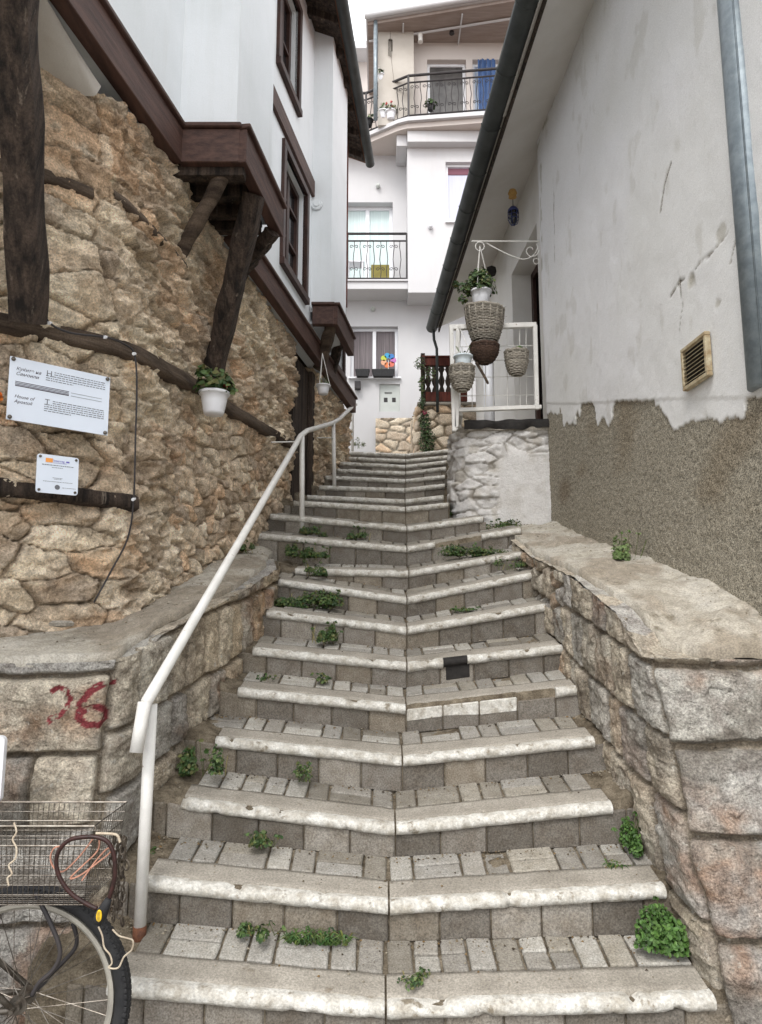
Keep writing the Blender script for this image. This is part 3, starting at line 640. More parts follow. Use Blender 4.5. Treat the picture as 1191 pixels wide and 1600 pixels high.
y0=4.40;hs_=[(a_at(5.65,y0),a_at(6.33,y0),3.0-2.55,4.03-2.55),(a_at(5.44,y0),a_at(5.98,y0),4.70-2.55,5.7-2.55)]
wallholes(mb,Vector((planeA(y0),y0,ZB)),A_,N_,a_at(6.6,y0),ZT-ZB,hs_)
y2=7.3;wallholes(mb,Vector((planeA(y2),y2,ZB)),A_,N_,a_at(8.17,y2),ZT-ZB,[(a_at(7.62,y2),a_at(8.0,y2),.25,1.15)])
O=Vector((planeA(6.6),6.6,ZB));wallholes(mb,O,A_,N_,a_at(7.3,6.6),ZT-ZB,[])
# end wall
mb.quad((planeA(8.17),8.17,ZB),(planeA(8.17)-2,8.17,ZB),(planeA(8.17)-2,8.17,ZT),(planeA(8.17),8.17,ZT))
mb.build('upper_wall',M_plaster,LH)
# bay one
def bay(y0,x0,x1,y1,x2,zb,xin,label=None):
    b=MB();fr=[(xin(y0),y0),(x1,y0),(x2,y1),(xin(y1),y1)]
    for p,q in zip(fr,fr[1:]):
        b.quad((*p,zb),(*q,zb),(*q,ZT),(*p,ZT))
    return b
b1=bay(3.72,0,-.835,4.42,-.745,E+2.60,lambda y:planeA(y)-.05)
B1=b1.build('bay_wall',M_plaster,LH)
b2=bay(6.58,0,-.495,7.35,-.385,E+2.95,lambda y:planeA(y)-.05);B2=b2.build('bay_wall',M_plaster,LH)
# fascias (boards with a lip)
def fascia(p,q,h,t,name='fascia',lip=True,m=M_brown,inn=.03):
    p=Vector(p);q=Vector(q);A=(q-p);L=A.length;A.normalize();N=Vector((A.y,-A.x,0));mb=MB()
    mb.fbox(p,A,N,0,L,0,h,-inn,t,.004)
    if lip: mb.fbox(p,A,N,-.01,L+.01,h+.001,h+.03,-.02,t+.022,.006)
    return mb.build(name,m,LH)
zf1=E+2.53
fascia((planeA(.4)+.0,.4,zf1),(planeA(3.68),3.68,zf1),.205,.05)
fascia((planeA(3.69)+.03,3.695,zf1+.002),(-.80,3.695,zf1+.002),.205,.04)
fascia((-.800,3.66,zf1+.001),(-.70,4.46,zf1+.001),.205,.04)
zf2=E+2.52
fascia((planeA(4.47),4.47,zf2),(planeA(8.6),8.6,zf2),.17,.045)
zf3=E+2.80
fascia((planeA(6.55)+.03,6.555,zf3),(-.46,6.555,zf3),.19,.04);fascia((-.46,6.52,zf3+.001),(-.335,7.38,zf3+.001),.19,.04)
# beam between storeys
pB=MB();pB.fbox(Vector((planeA(4.5),4.5,E)),A_,N_,0,a_at(6.57,4.5),4.16,4.33,-.02,.03);pB.build('storey_beam',M_brown,LH)
# soffits
sf=MB();sf.hexa([[[(x,y,z) for z in(zf1+.06,zf1+.09)] for y in(3.70,4.44)] for x in(-1.4,-.80)],.002)
sf.build('bay_floor',M_dark,LH)
j=MB()
for yy in(3.80,4.0,4.2,4.38): j.box(-1.35,-.80,yy-.035,yy+.035,zf1-.01,zf1+.055)
j.box(-1.3,-.78,3.70,3.77,zf1-.05,zf1+.02);j.build('bay_joist',M_dark,LH)
sf=MB();sf.hexa([[[(x,y,z) for z in(zf3+.03,zf3+.06)] for y in(6.58,7.36)] for x in(-.95,-.43)],.002);sf.build('bay_floor',M_plaster,LH)
sf=MB();sf.quad((planeA(.4)-1.6,.4,zf1+.1),(planeA(.4)+.0,.4,zf1+.1),(planeA(3.7)+.0,3.7,zf1+.1),(planeA(3.7)-1.0,3.7,zf1+.1));sf.build('overhang_soffit',M_dark,LH)
# plaster cove under the overhang by the post
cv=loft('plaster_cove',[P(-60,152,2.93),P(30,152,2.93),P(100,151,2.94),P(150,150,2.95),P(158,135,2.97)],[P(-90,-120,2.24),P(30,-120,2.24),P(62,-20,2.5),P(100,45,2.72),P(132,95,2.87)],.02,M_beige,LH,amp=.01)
sf=MB()
for k in range(8):
    y=4.55+k*.5;sf.box(planeA(y)-.4,planeA(y)-.0,y-.03,y+.03,zf2+.04,zf2+.11)
sf.build('floor_joist',M_dark,LH)
sf=MB();sf.quad((planeS(4.4)-.3,4.4,zf2+.115),(planeA(4.4),4.4,zf2+.115),(planeA(8.5),8.5,zf2+.115),(planeS(8.5)-.3,8.5,zf2+.115));sf.build('floor_boards',M_dark,LH)
# braces and post
def timber(p,q,r,name,m=M_dark,seed=0,sq=False):
    p=Vector(p);q=Vector(q);n=14;pts=[p.lerp(q,i/(n-1))+Vector((R_(-1,1),R_(-1,1),R_(-1,1)))*.004 for i in range(n)]
    mb=MB();k=len(mb.v);mb.tube(pts,[r*(1+.06*math.sin(i*1.3+seed)) for i in range(n)],14)
    if sq:
        d=(q-p).normalized();x=d.cross(Vector((0,1,0))).normalized();z=x.cross(d).normalized();vv=[]
        for i,v in enumerate(mb.v):
            c=pts[min(i//14,n-1)];w_=Vector(v)-c;a,b=w_.dot(x),w_.dot(z);l=w_.dot(d);mx_=max(abs(a),abs(b),1e-6);rr=math.hypot(a,b);s_=min(rr/mx_,1.22);vv.append(tuple(c+(x*a+z*b)*s_+d*l))
        mb.v=vv
    return mb.build(name,m,LH,smooth=not sq)
timber(P(270,418,3.93),P(352,268,3.74),.043,'brace',M_old)
timber(P(328,605,4.45),P(398,305,3.98),.062,'brace',M_dark,1,True)
timber(P(372,432,4.6),P(425,362,4.36),.045,'brace',M_dark,2,True)
timber(P(499,575,7.0),P(519,505,6.62),.055,'brace',M_old,3,True)
timber(P(513,600,7.6),P(531,532,7.15),.05,'brace',M_dark,4,True)
pt=timber(P(46,505,2.92),P(20,-130,2.30),.070,'post',M_dark,5,True)
hl=MB();hl.box(-1.13,-1.0,4.08,4.3,E+1.85,E+2.25);
# roof
rf=MB()
def xo(y): return -.40+.094*(y-6.15)
def rpt(x,y,dz=0): return (x,y,E+5.90+.38*(xo(y)-x)+dz)
for ya,yb in((.2,8.62),):
    rf.hexa([[[rpt(x(y) if callable(x) else x,y,z) for z in(.03,.10)] for y in(ya,yb)] for x in(-5,lambda y:xo(y)-.03)],.003)
RF=rf.build('roof',M_tile,LH)
u=MB();y=.4
while y<8.5:
    u.hexa([[[rpt(x,yy,z) for z in(-.06,.028)] for yy in(y,y+.07)] for x in(-1.9,xo(y)-.06)],.003);y+=.42
u.build('rafter',M_dark,RF)
u=MB();u.hexa([[[rpt(x(yy) if callable(x) else x,yy,z) for z in(.018,.029)] for yy in(.25,8.58)] for x in(-3,lambda q:xo(q)-.05)],.001);u.build('soffit_boards',M_dark,RF)
u=MB();u.hexa([[[rpt(x,9.45,z) for z in(-.08,.02)] for yy in(9.40,9.47)] for x in(-1.9,xo(9.4))],.003)
gp=[]
mbg=MB()
def gutter(mb,ptA,ptB,r,rot=0,n=10,seg=1):
    A=(Vector(ptB)-Vector(ptA));d=A.normalized();x=d.cross(Vector((0,0,1))).normalized()
    rows=[]
    for t in np.linspace(0,1,40):
        c=Vector(ptA)+A*t;rows.append([c+x*math.cos(math.pi*k/n+math.pi)*r+Vector((0,0,1))*math.sin(math.pi*k/n+math.pi)*r for k in range(n+1)]+[c+x*math.cos(math.pi*k/n+math.pi)*(r-.004)+Vector((0,0,1))*math.sin(math.pi*k/n+math.pi)*(r-.004) for k in range(n,-1,-1)])
    m=len(rows[0]);vs=[p for r_ in rows for p in r_];mb.add(vs,[(i*m+k,i*m+(k+1)%m,(i+1)*m+(k+1)%m,(i+1)*m+k) for i in range(39) for k in range(m)])
    mb.add(rows[0],[tuple(range(m))]);mb.add(rows[-1],[tuple(range(m))[::-1]])
gutter(mbg,(xo(.3)+.02,.3,E+5.96),(xo(8.65)+.02,8.65,E+5.96),.06)
GT=mbg.build('gutter',M_gutter,RF,smooth=True)
# windows of left house
def lwin(y0,a,b,c,d,hz): rectwin(LH,Vector((planeA(y0),y0,ZB)),A_,N_,a,b,c,d,M_wframe,M_glass,fw=.055,rec=-.11,panes=2,proud=(.065,.03),horiz=hz)
lwin(.4,*(a_at(2.45,.4),a_at(2.95,.4),.75,1.9),None)
lwin(4.40,*hs_[0],[hs_[0][2]+.4,hs_[0][2]+.75]);lwin(4.40,*hs_[1],[hs_[1][2]+.5]);lwin(7.3,a_at(7.62,y2),a_at(8.0,y2),.25,1.15,None)
cb=MB();cb.box(planeA(8.2)-.06,planeA(8.2)+.012,8.175,8.24,ZB+1.2,ZT-.1);cb.build('corner_board',M_mull,LH)
vt=MB();c=PL(495,320,planeA(0)-.0,.165);ax=Matrix.Rotation(math.radians(90),3,'Y')
# round cover on bay wall front
cpos=P(495,320,6.57);vt=MB();vt.lathe([(0,.03),(.03,.03),(.034,.018),(.055,.016),(.06,0)],cpos,20,Matrix.Rotation(math.radians(90),3,'X'));vt.build('vent_cover',M_plaster,LH,smooth=False)
# unseen solid core inside the house, added against light leaks at the bays
cr=MB();cr.prism([(-5,.4,0),(-3.2,.4,0),(-3.0,2.3,0),(-1.75,4.0,0),(-1.1,8.1,0),(-5,8.1,0)],(0,0,E+5.9));cr.build('rear_wall',M_plaster,LH)
# ============================================================ RIGHT HOUSE
RH=thing('rendered_house','right house with cracked white render over a brown pebbledash base and dark gutter','house',(1.6,4,E-.1))
def XR(y): return 1.45-.048*(y-6)
def zD(y): return E+.94+.30*(y-2.98)
def YZ(px,py):
    p=PL(px,py,1.45+.048*6,-.048);return p.y,p.z
crk=[[YZ(*p) for p in L] for L in ([(1168,318),(1148,351),(1128,377),(1112,397),(1095,410),(1082,430),(1063,440),(1050,462)],[(1166,352),(1150,375),(1143,410)],[(1050,255),(1040,290),(1034,330)],[(866,290),(869,415)],[(1063,440),(1068,480),(1063,520)])]
grn=[[YZ(*p) for p in L] for L in ([(846,262),(847,420)],[(913,10),(895,70),(875,110),(862,170),(845,210),(838,240)])]
def fRW(s,z,x,y):
    zd=zD(y)+.035*(fbm(y*1.2,y*0+1,3,2)-.5)
    tongues=.10*ss(.5,.56,vn(y*3.1+2.2,y*0,42))*(.5+fbm(y*9,y*0,43))
    for (pa,pb_,pyb) in((872,908,668),(928,962,668),(1026,1078,672),(1084,1162,665)):
        y2p,zz_=YZ(pa,640);y1p,_z=YZ(pb_,640);yc,zc=YZ((pa+pb_)/2,pyb);hw=(y2p-y1p)/2;ym=(y1p+y2p)/2;dep=zD(yc)-zc
        tongues=np.maximum(tongues,dep*ss(1.0,.55,np.abs(y-ym)/hw+.7*(fbm(y*9,z*6,61,5)-.5))*(.55+1.1*(fbm(y*9,z*3,62,3)-.25)))
    pat=z>zd-tongues+.018*(fbm(y*18,z*18,8)-.5)
    new=(z<zd)&pat
    c=np.ones(s.shape+(3,))*np.array(S(224,224,226))
    c=lerp(c,np.array(S(216,216,212))*np.ones_like(c),ss(.45,.7,fbm(y*1.1,z*.9,5,5))*.45)
    c=lerp(c,np.array(S(172,168,156))*np.ones_like(c),ss(.66,.76,fbm(y*7,z*4,6,5))*.25)
    d=.006+.010*(fbm(y*6,z*6,9,5)-.5)+.01*(fbm(y*1.3,z*1.3,19)-.5)
    def dist(L):
        dd=np.full(s.shape,9.)
        for (ay,az),(by,bz) in zip(L,L[1:]):
            vy,vz=by-ay,bz-az;t=np.clip(((y-ay)*vy+(z-az)*vz)/(vy*vy+vz*vz),0,1);dd=np.minimum(dd,np.hypot(y-ay-t*vy,z-az-t*vz))
        return dd
    wob=.02*(fbm(y*14,z*14,31,4)-.5)
    for i,L in enumerate(crk):
        dd=np.abs(dist(L)+wob);m=ss(.009,.003,dd)*ss(.3,.5,fbm(y*9,z*9,33+i));d=d-.006*m;c=lerp(c,np.array(S(120,112,100))*np.ones_like(c),m*.85)
    for L in grn:
        m=ss(.05,.005,np.abs(dist(L)+wob*2))*ss(.4,.6,fbm(y*12,z*9,37,4));c=lerp(c,np.array(S(140,136,108))*np.ones_like(c),m*.6)
    for (px,py,r) in((1082,437,.035),(1123,475,.04),(1083,440,.05),(1128,365,.04),(1053,168,.012)):
        yy,zz=YZ(px,py);m=ss(r,r*.6,np.hypot(y-yy,z-zz)+.03*(fbm(y*16,z*16,39)-.5)*2);c=lerp(c,np.array(S(176,172,162))*np.ones_like(c),m*.7);d=d-.004*m
    pb=fbm(y*90,z*90,50,2);pc=np.ones_like(c)*np.array(S(146,140,127));pc=pc*(.85+.3*pb)[...,None]
    pc=lerp(pc,np.array(S(118,104,84))*np.ones_like(c),ss(.5,.75,fbm(y*1.6,z*2.2,52,4))*.5)
    pc=lerp(pc,np.array(S(96,74,52))*np.ones_like(c),ss(.5,.1,np.hypot((y-5.6)/.5,(z-(E+1.0))/.3))*.45)
    dp=-.012+.012*pb+.01*(fbm(y*5,z*5,53)-.5)
    c=np.where(pat[...,None],np.where(new[...,None],c*1.0,c),pc);d=np.where(pat,np.where(new,d-.004,d),dp)
    return d,c
sheet('rendered_wall',[(XR(6.02)+.10,6.03),(XR(6.0)+.0,6.0),(XR(1.0),1.0)],lambda x,y:max(.4,E-.25+.22*(y-3)),lambda x,y:E+4.66,.012,fRW,M_rwall,RH,side=1)
mb=MB();AR=Vector((-.048,1,0)).normalized();NR=Vector((-1,-.048,0)).normalized();OR=Vector((XR(6.03)+.07,6.03,E+1.0))
wallholes(mb,OR,AR,NR,3.65,3.62,[(.33,1.38,.64,2.76)],dep=.28)
mb.quad((XR(9.68)+.07,9.68,E+1),(4.5,9.68,E+1),(4.5,9.68,E+4.6),(XR(9.68)+.07,9.68,E+4.6))
mb.build('porch_wall',M_soffitp,RH)
dd=MB();dd.fbox(OR,AR,NR,.33,1.38,.64,2.76,-.30,-.26);DR=dd.build('door',M_glass,RH)
dd=MB()
for a in(.33,.80,1.30): dd.fbox(OR,AR,NR,a,a+.08,.64,2.76,-.255,-.215)
dd.fbox(OR,AR,NR,.33,1.38,2.68,2.76,-.254,-.216);dd.build('door_frame',M_wframe,RH)
# soffit and roof and gutter
def xg(y): return .955+.10+-.0470*(y-4.2)
ZG=E+4.10
sf=MB()
def spt(x,y): return E+4.12+.45*(x-xg(y))
def soff(ya,yb,dz,x1=.02):
    sf.hexa([[[ (x(y),y,spt(x(y),y)+dz+z) for z in(0,.03)] for y in(ya,yb)] for x in(lambda y:xg(y)+x1,lambda y:XR(y)+.3)],.002)
soff(.5,5.38,.0);soff(5.385,9.8,.02)
sf.build('soffit',M_soffitp,RH)
rf=MB();rf.hexa([[[ (x(y),y,spt(x(y),y)+z) for z in(.07,.16)] for y in(.5,9.85)] for x in(lambda y:xg(y)+.01,lambda y:5)],.003);RR=rf.build('roof',M_tile,RH)
u=MB();u.hexa([[[ (x(y),y,z) for z in(ZG-.0,ZG+.15)] for y in(.5,9.84)] for x in(lambda y:xg(y)+.045,lambda y:xg(y)+.065)],.002);u.build('eave_board',M_dark,RR)
u=MB();gutter(u,(xg(.5)-.04,.5,ZG+.10),(xg(9.9)-.04,9.9,ZG+.10),.085)
GR=u.build('gutter',M_gutter,RR,smooth=True)
u=MB();y=1.2
while y<9.8:
    c=Vector((xg(y)-.04,y,ZG+.10));u.tube([c+Vector((math.cos(math.pi*k/10+math.pi)*.089,0,math.sin(math.pi*k/10+math.pi)*.087)) for k in range(11)],.004,4);y+=.62
u.build('gutter_joint',M_gutter,GR)
u=MB();u.tube([(xg(9.8)-.03,9.8,ZG+.04),(xg(9.8)-.02,9.82,ZG-.12),(xg(9.8)+.02,9.84,ZG-.25),(xg(9.8)+.02,9.84,E+2.9)],.022,8);u.build('downpipe',M_gutter,GR,smooth=True)
# unseen solid body of the house
cr=MB();cr.prism([(1.75,.5,0),(5,.5,0),(5,9.6,0),(1.72,9.6,0)],(0,0,E+4.5));cr.build('rear_wall',M_plaster,RH)
# near galvanised downpipe
dp=MB();c=P(1166,250,2.86);dp.tube([(c.x+.01,c.y,E+.95),(c.x+.01,c.y,E+2.0),(c.x+.01,c.y,E+5)],.075,24);dp.tube([(c.x-.035,c.y-.060,E+.95),(c.x-.035,c.y-.060,E+5)],.004,6)
dpo=dp.build('downpipe',M_galv,None,smooth=True);tag(dpo,'thick galvanised grey downpipe running up the right edge of the render wall','downpipe')
# vent grille
vg=thing('vent_grille','small rusty louvred vent set in the right render wall','vent',PL(1096,605,1.738,-.048))
yv,zv=YZ(1096,566);O=Vector((XR(yv),yv,zv))+NR*.022;v=MB();v.fbox(O,AR,NR,-.125,.125,-.11,-.09,-.01,.02);v.fbox(O,AR,NR,-.125,.125,.09,.11,-.01,.02);v.fbox(O,AR,NR,-.125,-.105,-.09,.09,-.01,.02);v.fbox(O,AR,NR,.105,.125,-.09,.09,-.01,.02);v.build('frame',mat('cream_vent_paint',S(186,176,150),S(150,130,100),sc1=30,bump=.2),vg)
v=MB()
for k in range(9):
    z=-.082+k*.02;v.hexa([[[O+AR*a+NR*(cc)+Vector((0,0,z+(0.012 if cc<.01 else 0)+h)) for h in(0,.003)] for cc in(-.002,.018)] for a in(-.105,.105)],.0005)
v.build('louvres',mat('cream_vent_paint',S(186,176,150)),vg)
v=MB();v.fbox(O,AR,NR,-.105,.105,-.09,.09,-.004,.004);v.build('back_plate',M_black,vg)
# ============================================================ PORCH PEDESTAL
pp=[(.98,9.3),(.80,7.6),(.68,6.6),(.66,6.22),(.80,6.04),(1.49,6.03)]
cP=0
def fP(s,z,x,y):
    f1,f2,idr,dx,dy=worley(s/.22+.9*fbm(s*4,z*4,1,5),z/.09+.8*fbm(s*5,z*5,2,5),31,.95);h=ss(0,.12,f2-f1)*(.3+.9*((idr*5.1)%1))
    sm=ss(.98,1.04,x)*ss(E+1.42,E+1.36,z+.1*(fbm(s*6,z*6,5)-.5));rid=1-np.abs(fbm(s*5,z*9,7,4)-.5)*4
    d=(1-sm)*(.035*h+.018*rid+.03*(fbm(s*14,z*18,3,6)-.5))+sm*(.035+.004*fbm(s*5,z*5,2))
    c=np.ones(s.shape+(3,))*np.array(S(220,218,216));c=lerp(c,np.array(S(150,140,126))*np.ones_like(c),ss(.12,.02,f2-f1)*.6*(1-sm));c=lerp(c,np.array(S(165,156,140))*np.ones_like(c),ss(.56,.68,fbm(s*6,z*6,11,5))*.5*(1-.6*sm))
    c=lerp(c,np.array(S(176,168,154))*np.ones_like(c),ss(E+.85,E+.68,z)*.3*fbm(s*9,z*9,12))
    st=ss(.9,.6,x)*ss(6.6,7.2,y);c=lerp(c,pal(idr,RUB)*1.0,st*.35)
    return d,c
ped=thing('masonry_podium','whitewashed rough stone base under the white porch railing','base',(1.1,6.3,E+.7))
sheet('stone_face',[tuple(p) for p in rounded(pp,.14)],lambda x,y:E+.35,lambda x,y:E+1.62 if y<7 else E+1.62+.0*(y-7),.0105,fP,M_wstone,ped,side=1)
t=MB();t.prism([(.64,6.2,E+1.60),(.76,5.98,E+1.60),(1.54,5.97,E+1.60),(1.6,9.7,E+1.60),(1.0,9.7,E+1.60)],(0,0,.045));t.build('floor_slab',M_conc,ped)
m=MB();pts=[]
xs=np.linspace(.72,1.47,50);V=[]
for k,(dz,dy) in enumerate(((.05,0.02),(.055,-.03),(.02,-.045),(-.015,-.035))):
    V.append([(x,6.0+dy+.012*math.sin(x*23+k),E+1.62+dz+.018*(vn(np.array([x*9.]),np.array([k*.2]),3)[0]-.5)*2+.03*(x-.72)-(.02 if k==3 else 0)*vn(np.array([x*14.]),np.array([0.]),5)[0]) for x in xs])
gridmesh('membrane',np.array(V),M_black,ped)
# side wall filling right of the upper steps (rubble low wall under balustrade)
def fB(s,z,x,y):
    f1,f2,idr,dx,dy=worley(s/.26+.3*fbm(s*4,z*4,1),z/.16,71,.9);h=ss(0,.25,f2-f1);c=pal(idr,RUB);c=lerp(np.array(S(140,128,108))*np.ones_like(c),c,ss(.1,.6,h));return .05*h+.02*(fbm(s*12,z*12,6)-.5),c
bw=sheet('stone_wall',[(P(652,690,10.2).x-.02,10.9),(P(654,690,10.0).x,9.95),(1.75,9.9)],lambda x,y:E+1.5,lambda x,y:E+3.02,.02,fB,M_rubble,None,side=1);tag(bw,'low rubble stone wall carrying the reddish brown balustrade','wall')
cp=MB();cp.box(P(654,690,10).x-.02,1.75,9.86,10.1,E+3.015,E+3.06,.01);cp.build('coping',M_conc,bw)
# wooden balustrade
BL=thing('balustrade','dark reddish wooden balustrade with cut out balusters beside ivy','balustrade',P(680,632,9.95))
xa=P(661,600,9.95).x;xb=1.25
t=MB();t.box(xa,xb,9.90,9.99,E+3.62,E+3.74,.004);t.box(xa-.02,xb,9.88,10.02,E+3.742,E+3.765,.003);t.build('top_rail',M_mull,BL)
t=MB();t.box(xa,xb,9.90,9.97,E+3.08,E+3.22,.004);t.build('bottom_rail',M_mull,BL)
x=xa+.03;k=0
while x<xb-.05:
    prof=[(.042,.0),(.042,.03),(.02,.09),(.040,.14),(.046,.18),(.022,.26),(.024,.30),(.048,.35),(.03,.39),(.042,.4)]
    pl=[(x+.045+w_,9.92,E+3.22+z) for w_,z in prof]+[(x+.045-w_,9.92,E+3.22+z) for w_,z in prof[::-1]]
    t=MB();t.prism(pl,(0,.025,0));t.build('baluster',M_dark,BL);x+=.098
t=MB();t.box(xa-.03,xa+.03,9.88,9.98,E+3.0,E+3.8);t.build('post',M_dark,BL)
# white porch railing
FN=thing('porch_railing','white steel porch railing with wire mesh on the whitewashed base','railing',(1.1,6.0,E+1.6))
def Pf(px,py,Y=5.95): return P(px,py,Y)
t=MB();t.bar(Pf(703,512),Pf(838,508),.04,.045);t.build('top_rail',M_white,FN)
t=MB();t.bar(Pf(713,641),Pf(846,636),.035,.035);t.build('bottom_rail',M_white,FN)
for a,b in(((705,508),(710,674)),((716,512),(713,668)),((836,508),(839,640))):
    t=MB();t.bar(Pf(*a,5.94+.0*a[0]),Pf(*b,5.94),.036,.036);t.build('post',M_white,FN)
t=MB()
for x in(737,758,770,792,812,822):
    t.tube([Pf(x,512,5.97),Pf(x+1,640,5.97)],.0035,5)
for y in(540,562,588,617): t.tube([Pf(712,y+2,5.975),Pf(838,y,5.975)],.0035,5)
t.build('wire_mesh',M_white,FN)
# side railing going back
t=MB();t.tube([(.70,6.0,E+2.56),(.98,9.3,E+2.56)],.018,6);t.tube([(.70,6.0,E+1.75),(.98,9.3,E+1.75)],.016,6)
for k in range(1,12):
    f=k/12;t.tube([(.70+.28*f,6+3.3*f,E+1.66),(.70+.28*f,6+3.3*f,E+2.56)],.008,5)
t.build('side_rail',M_white,FN)
# pale pipe behind the railing
t=MB();c=P(764,600,7.2);t.tube([(c.x,c.y,E+1.66),(c.x,c.y,E+2.75)],.055,14);o=t.build('standpipe',M_pvc,None,smooth=True);tag(o,'fat white plastic pipe standing behind the porch railing','pipe')
# ============================================================ HANDRAIL
HR=thing('handrail','long white tube handrail climbing the left side of the stairway','handrail',P(218,1460,2.83))
def hp(pts,r,nm):
    t=MB();t.tube(pts,r,14);return t.build(nm,M_white,HR,smooth=True)
a=P(237,1096,3.0);r=.0225
pth=[P(213,1176,2.74),P(226,1097,2.77)]
t=MB();t.tube(pth,.025,14);t.build('rail_end',M_white,HR,smooth=True)
hp([P(229,1097,2.77),P(470,681,5.8),P(480,673,6.1),P(520,661,7.3),P(530,655,7.6),P(553,633,8.6),P(556,632,8.7)],r,'rail')
for i,(x1,y1,Y1,x2,y2_) in enumerate(((218,1460,2.83,237,1100),(472,834,5.8,472,681),(523,777,7.3,521,662))):
    p=hp([P(x1,y1,Y1),P(x2,y2_,Y1)],r*(1 if i==0 else .95),'post')
    t=MB();b0=P(x1,y1,Y1);t.tube([b0-Vector((0,0,.04)),b0+Vector((0.0,0,.03))],r+.002,14);t.build('rusted_foot',M_rust,p,smooth=True)
for a_,b_ in((P(470,690,5.8),P(424,691,5.6)),(P(524,684,7.3),P(496,684,7.1))):
    t=MB();t.tube([a_,b_],.006,6);t.build('wall_stay',M_white,HR)
# ============================================================ SIGNS
def signplate(name,label,c4,th=.006,rnd=0):
    tl,tr,br,bl=c4;root=thing(name,label,'sign',(bl+br)/2);X=(tr-tl);W=X.length;X=X.normalized();U=((tl-bl)+(tr-br));H=U.length/2;U=U.normalized();N=X.cross(U).normalized()
    if N.y>0:N=-N
    O=bl.copy();n_=max(1,5) if rnd else 1;poly=[]
    for (cx,cy,a0) in((rnd,rnd,180),(W-rnd,rnd,270),(W-rnd,H-rnd,0),(rnd,H-rnd,90)):
        for k in range(n_):
            a=math.radians(a0+90*k/max(1,n_-1));poly.append(O+X*(cx+math.cos(a)*rnd)+U*(cy+math.sin(a)*rnd))
    m=MB();m.prism(poly,N*th);m.build('panel',M_acr,root)
    O2=O+N*(th+.0012)
    return root,O2,X,U,N,W,H
def bars(root,O,X,U,N,lst,m,name):
    mb=MB()
    for (a,b,c,d) in lst: mb.quad(O+X*a+U*c,O+X*b+U*c,O+X*b+U*d,O+X*a+U*d)
    return mb.build(name,m,root)
def text(root,O,X,U,N,s,a,b,size,m,shear=0,name='lettering'):
    cu=bpy.data.curves.new('t','FONT');cu.body=s;cu.size=size;cu.shear=shear;ob=bpy.data.objects.new('t',cu);COL.objects.link(ob)
    dg=bpy.context.evaluated_depsgraph_get();me=bpy.data.meshes.new_from_object(ob.evaluated_get(dg));bpy.data.objects.remove(ob)
    V=[O+X*(a+v.co.x)+U*(b+v.co.y) for v in me.vertices];fs=[tuple(p.vertices) for p in me.polygons];return addmesh(name,V,fs,m,root)
ofs=Vector((.05,-.10,0))
s1=[P(15,554,3.0),P(171,588,3.28),P(166,676,3.28),P(9,655,3.0)]
root,O,X,U,N,W,H=signplate('information_sign','large white acrylic information sign on the left stone wall','sign' and s1)
def sp(fx,fy): return fx*W,(1-fy)*H
text(root,O,X,U,N,'Куќите на',.06*W,.80*H,.075*H,M_inkd,.3);text(root,O,X,U,N,'Самоили',.06*W,.72*H,.075*H,M_inkd,.3)
text(root,O,X,U,N,'House of',.06*W,.36*H,.075*H,M_inkd,.3);text(root,O,X,U,N,'Apostoli',.06*W,.28*H,.075*H,M_inkd,.3)
text(root,O,X,U,N,'Н',.345*W,.80*H,.13*H,M_ink);text(root,O,X,U,N,'Т',.345*W,.33*H,.13*H,M_ink)
rr=random.Random(4)
def lines(x0,x1,y0,n,lh,ind=0):
    out=[]
    for i in range(n):
        x=x0+(ind if i<2 else 0);xe=x1 if i<n-1 else x0+(x1-x0)*.45
        while x<xe:
            w_=rr.uniform(.012,.045);out.append((x*W,min(x+w_,xe)*W,(y0-i*lh)*H,(y0-i*lh+.012)*H));x+=w_+.008
    return out
bars(root,O,X,U,N,lines(.345,.95,.875,5,.036,.08)+lines(.345,.95,.40,6,.034,.08)+[(.60*W,.92*W,.60*H,.606*H),(.60*W,.92*W,.55*H,.556*H)],M_ink,'text_lines')
bars(root,O,X,U,N,[(.06*W,.58*W,(.545+.022*k)*H,(.555+.022*k+(.004 if k<1 else 0))*H) for k in range(4)],M_inkd,'rule_lines')
sc_=MB()
for fx,fy in((.03,.96),(.97,.96),(.03,.04),(.97,.04)): sc_.lathe([(.009,0),(.009,.006),(.006,.009),(0,.009)],O+X*fx*W+U*fy*H,10,Matrix((X,U,N)).transposed())
sc_.build('screw',M_steel,root,smooth=True)
s2=[P(58,708,3.08),P(123,716,3.2),P(121,774,3.2),P(55,769,3.08)]
root,O,X,U,N,W,H=signplate('plaque','small square white plaque with orange logo under the large sign',s2,rnd=.012)
bars(root,O,X,U,N,[(.2*W,.37*W,.80*H,.91*H)],M_inko,'orange_logo');text(root,O,X,U,N,'Interreg',.38*W,.83*H,.085*H,M_inkp);bars(root,O,X,U,N,[(.69*W,.77*W,.83*H,.87*H),(.38*W,.70*W,.795*H,.803*H)],M_inkp,'violet_logo')
def lines2(x0,x1,y,h=.012):
    out=[];x=x0
    while x<x1: w_=rr.uniform(.015,.05);out.append((x*W,min(x1,x+w_)*W,y*H,(y+h)*H));x+=w_+.01
    return out
bars(root,O,X,U,N,lines2(.12,.88,.725,.018)+lines2(.35,.62,.67)+lines2(.38,.62,.40)+lines2(.42,.60,.37)+lines2(.16,.86,.30)+lines2(.62,.94,.16),M_ink,'text_lines')
mb=MB();mb.lathe([(.0,.0),(.048*W*1.3,0)],O+X*.5*W+U*.17*H,18,Matrix((X,U,N)).transposed());mb.build('round_seal',M_ink,root)
mb=MB()
for fx,fy in((.07,.93),(.93,.93),(.07,.07),(.93,.07)): mb.lathe([(.006,0),(.006,.004),(0,.006)],O+X*fx*W+U*fy*H,10,Matrix((X,U,N)).transposed())
mb.build('screw',M_steel,root,smooth=True)
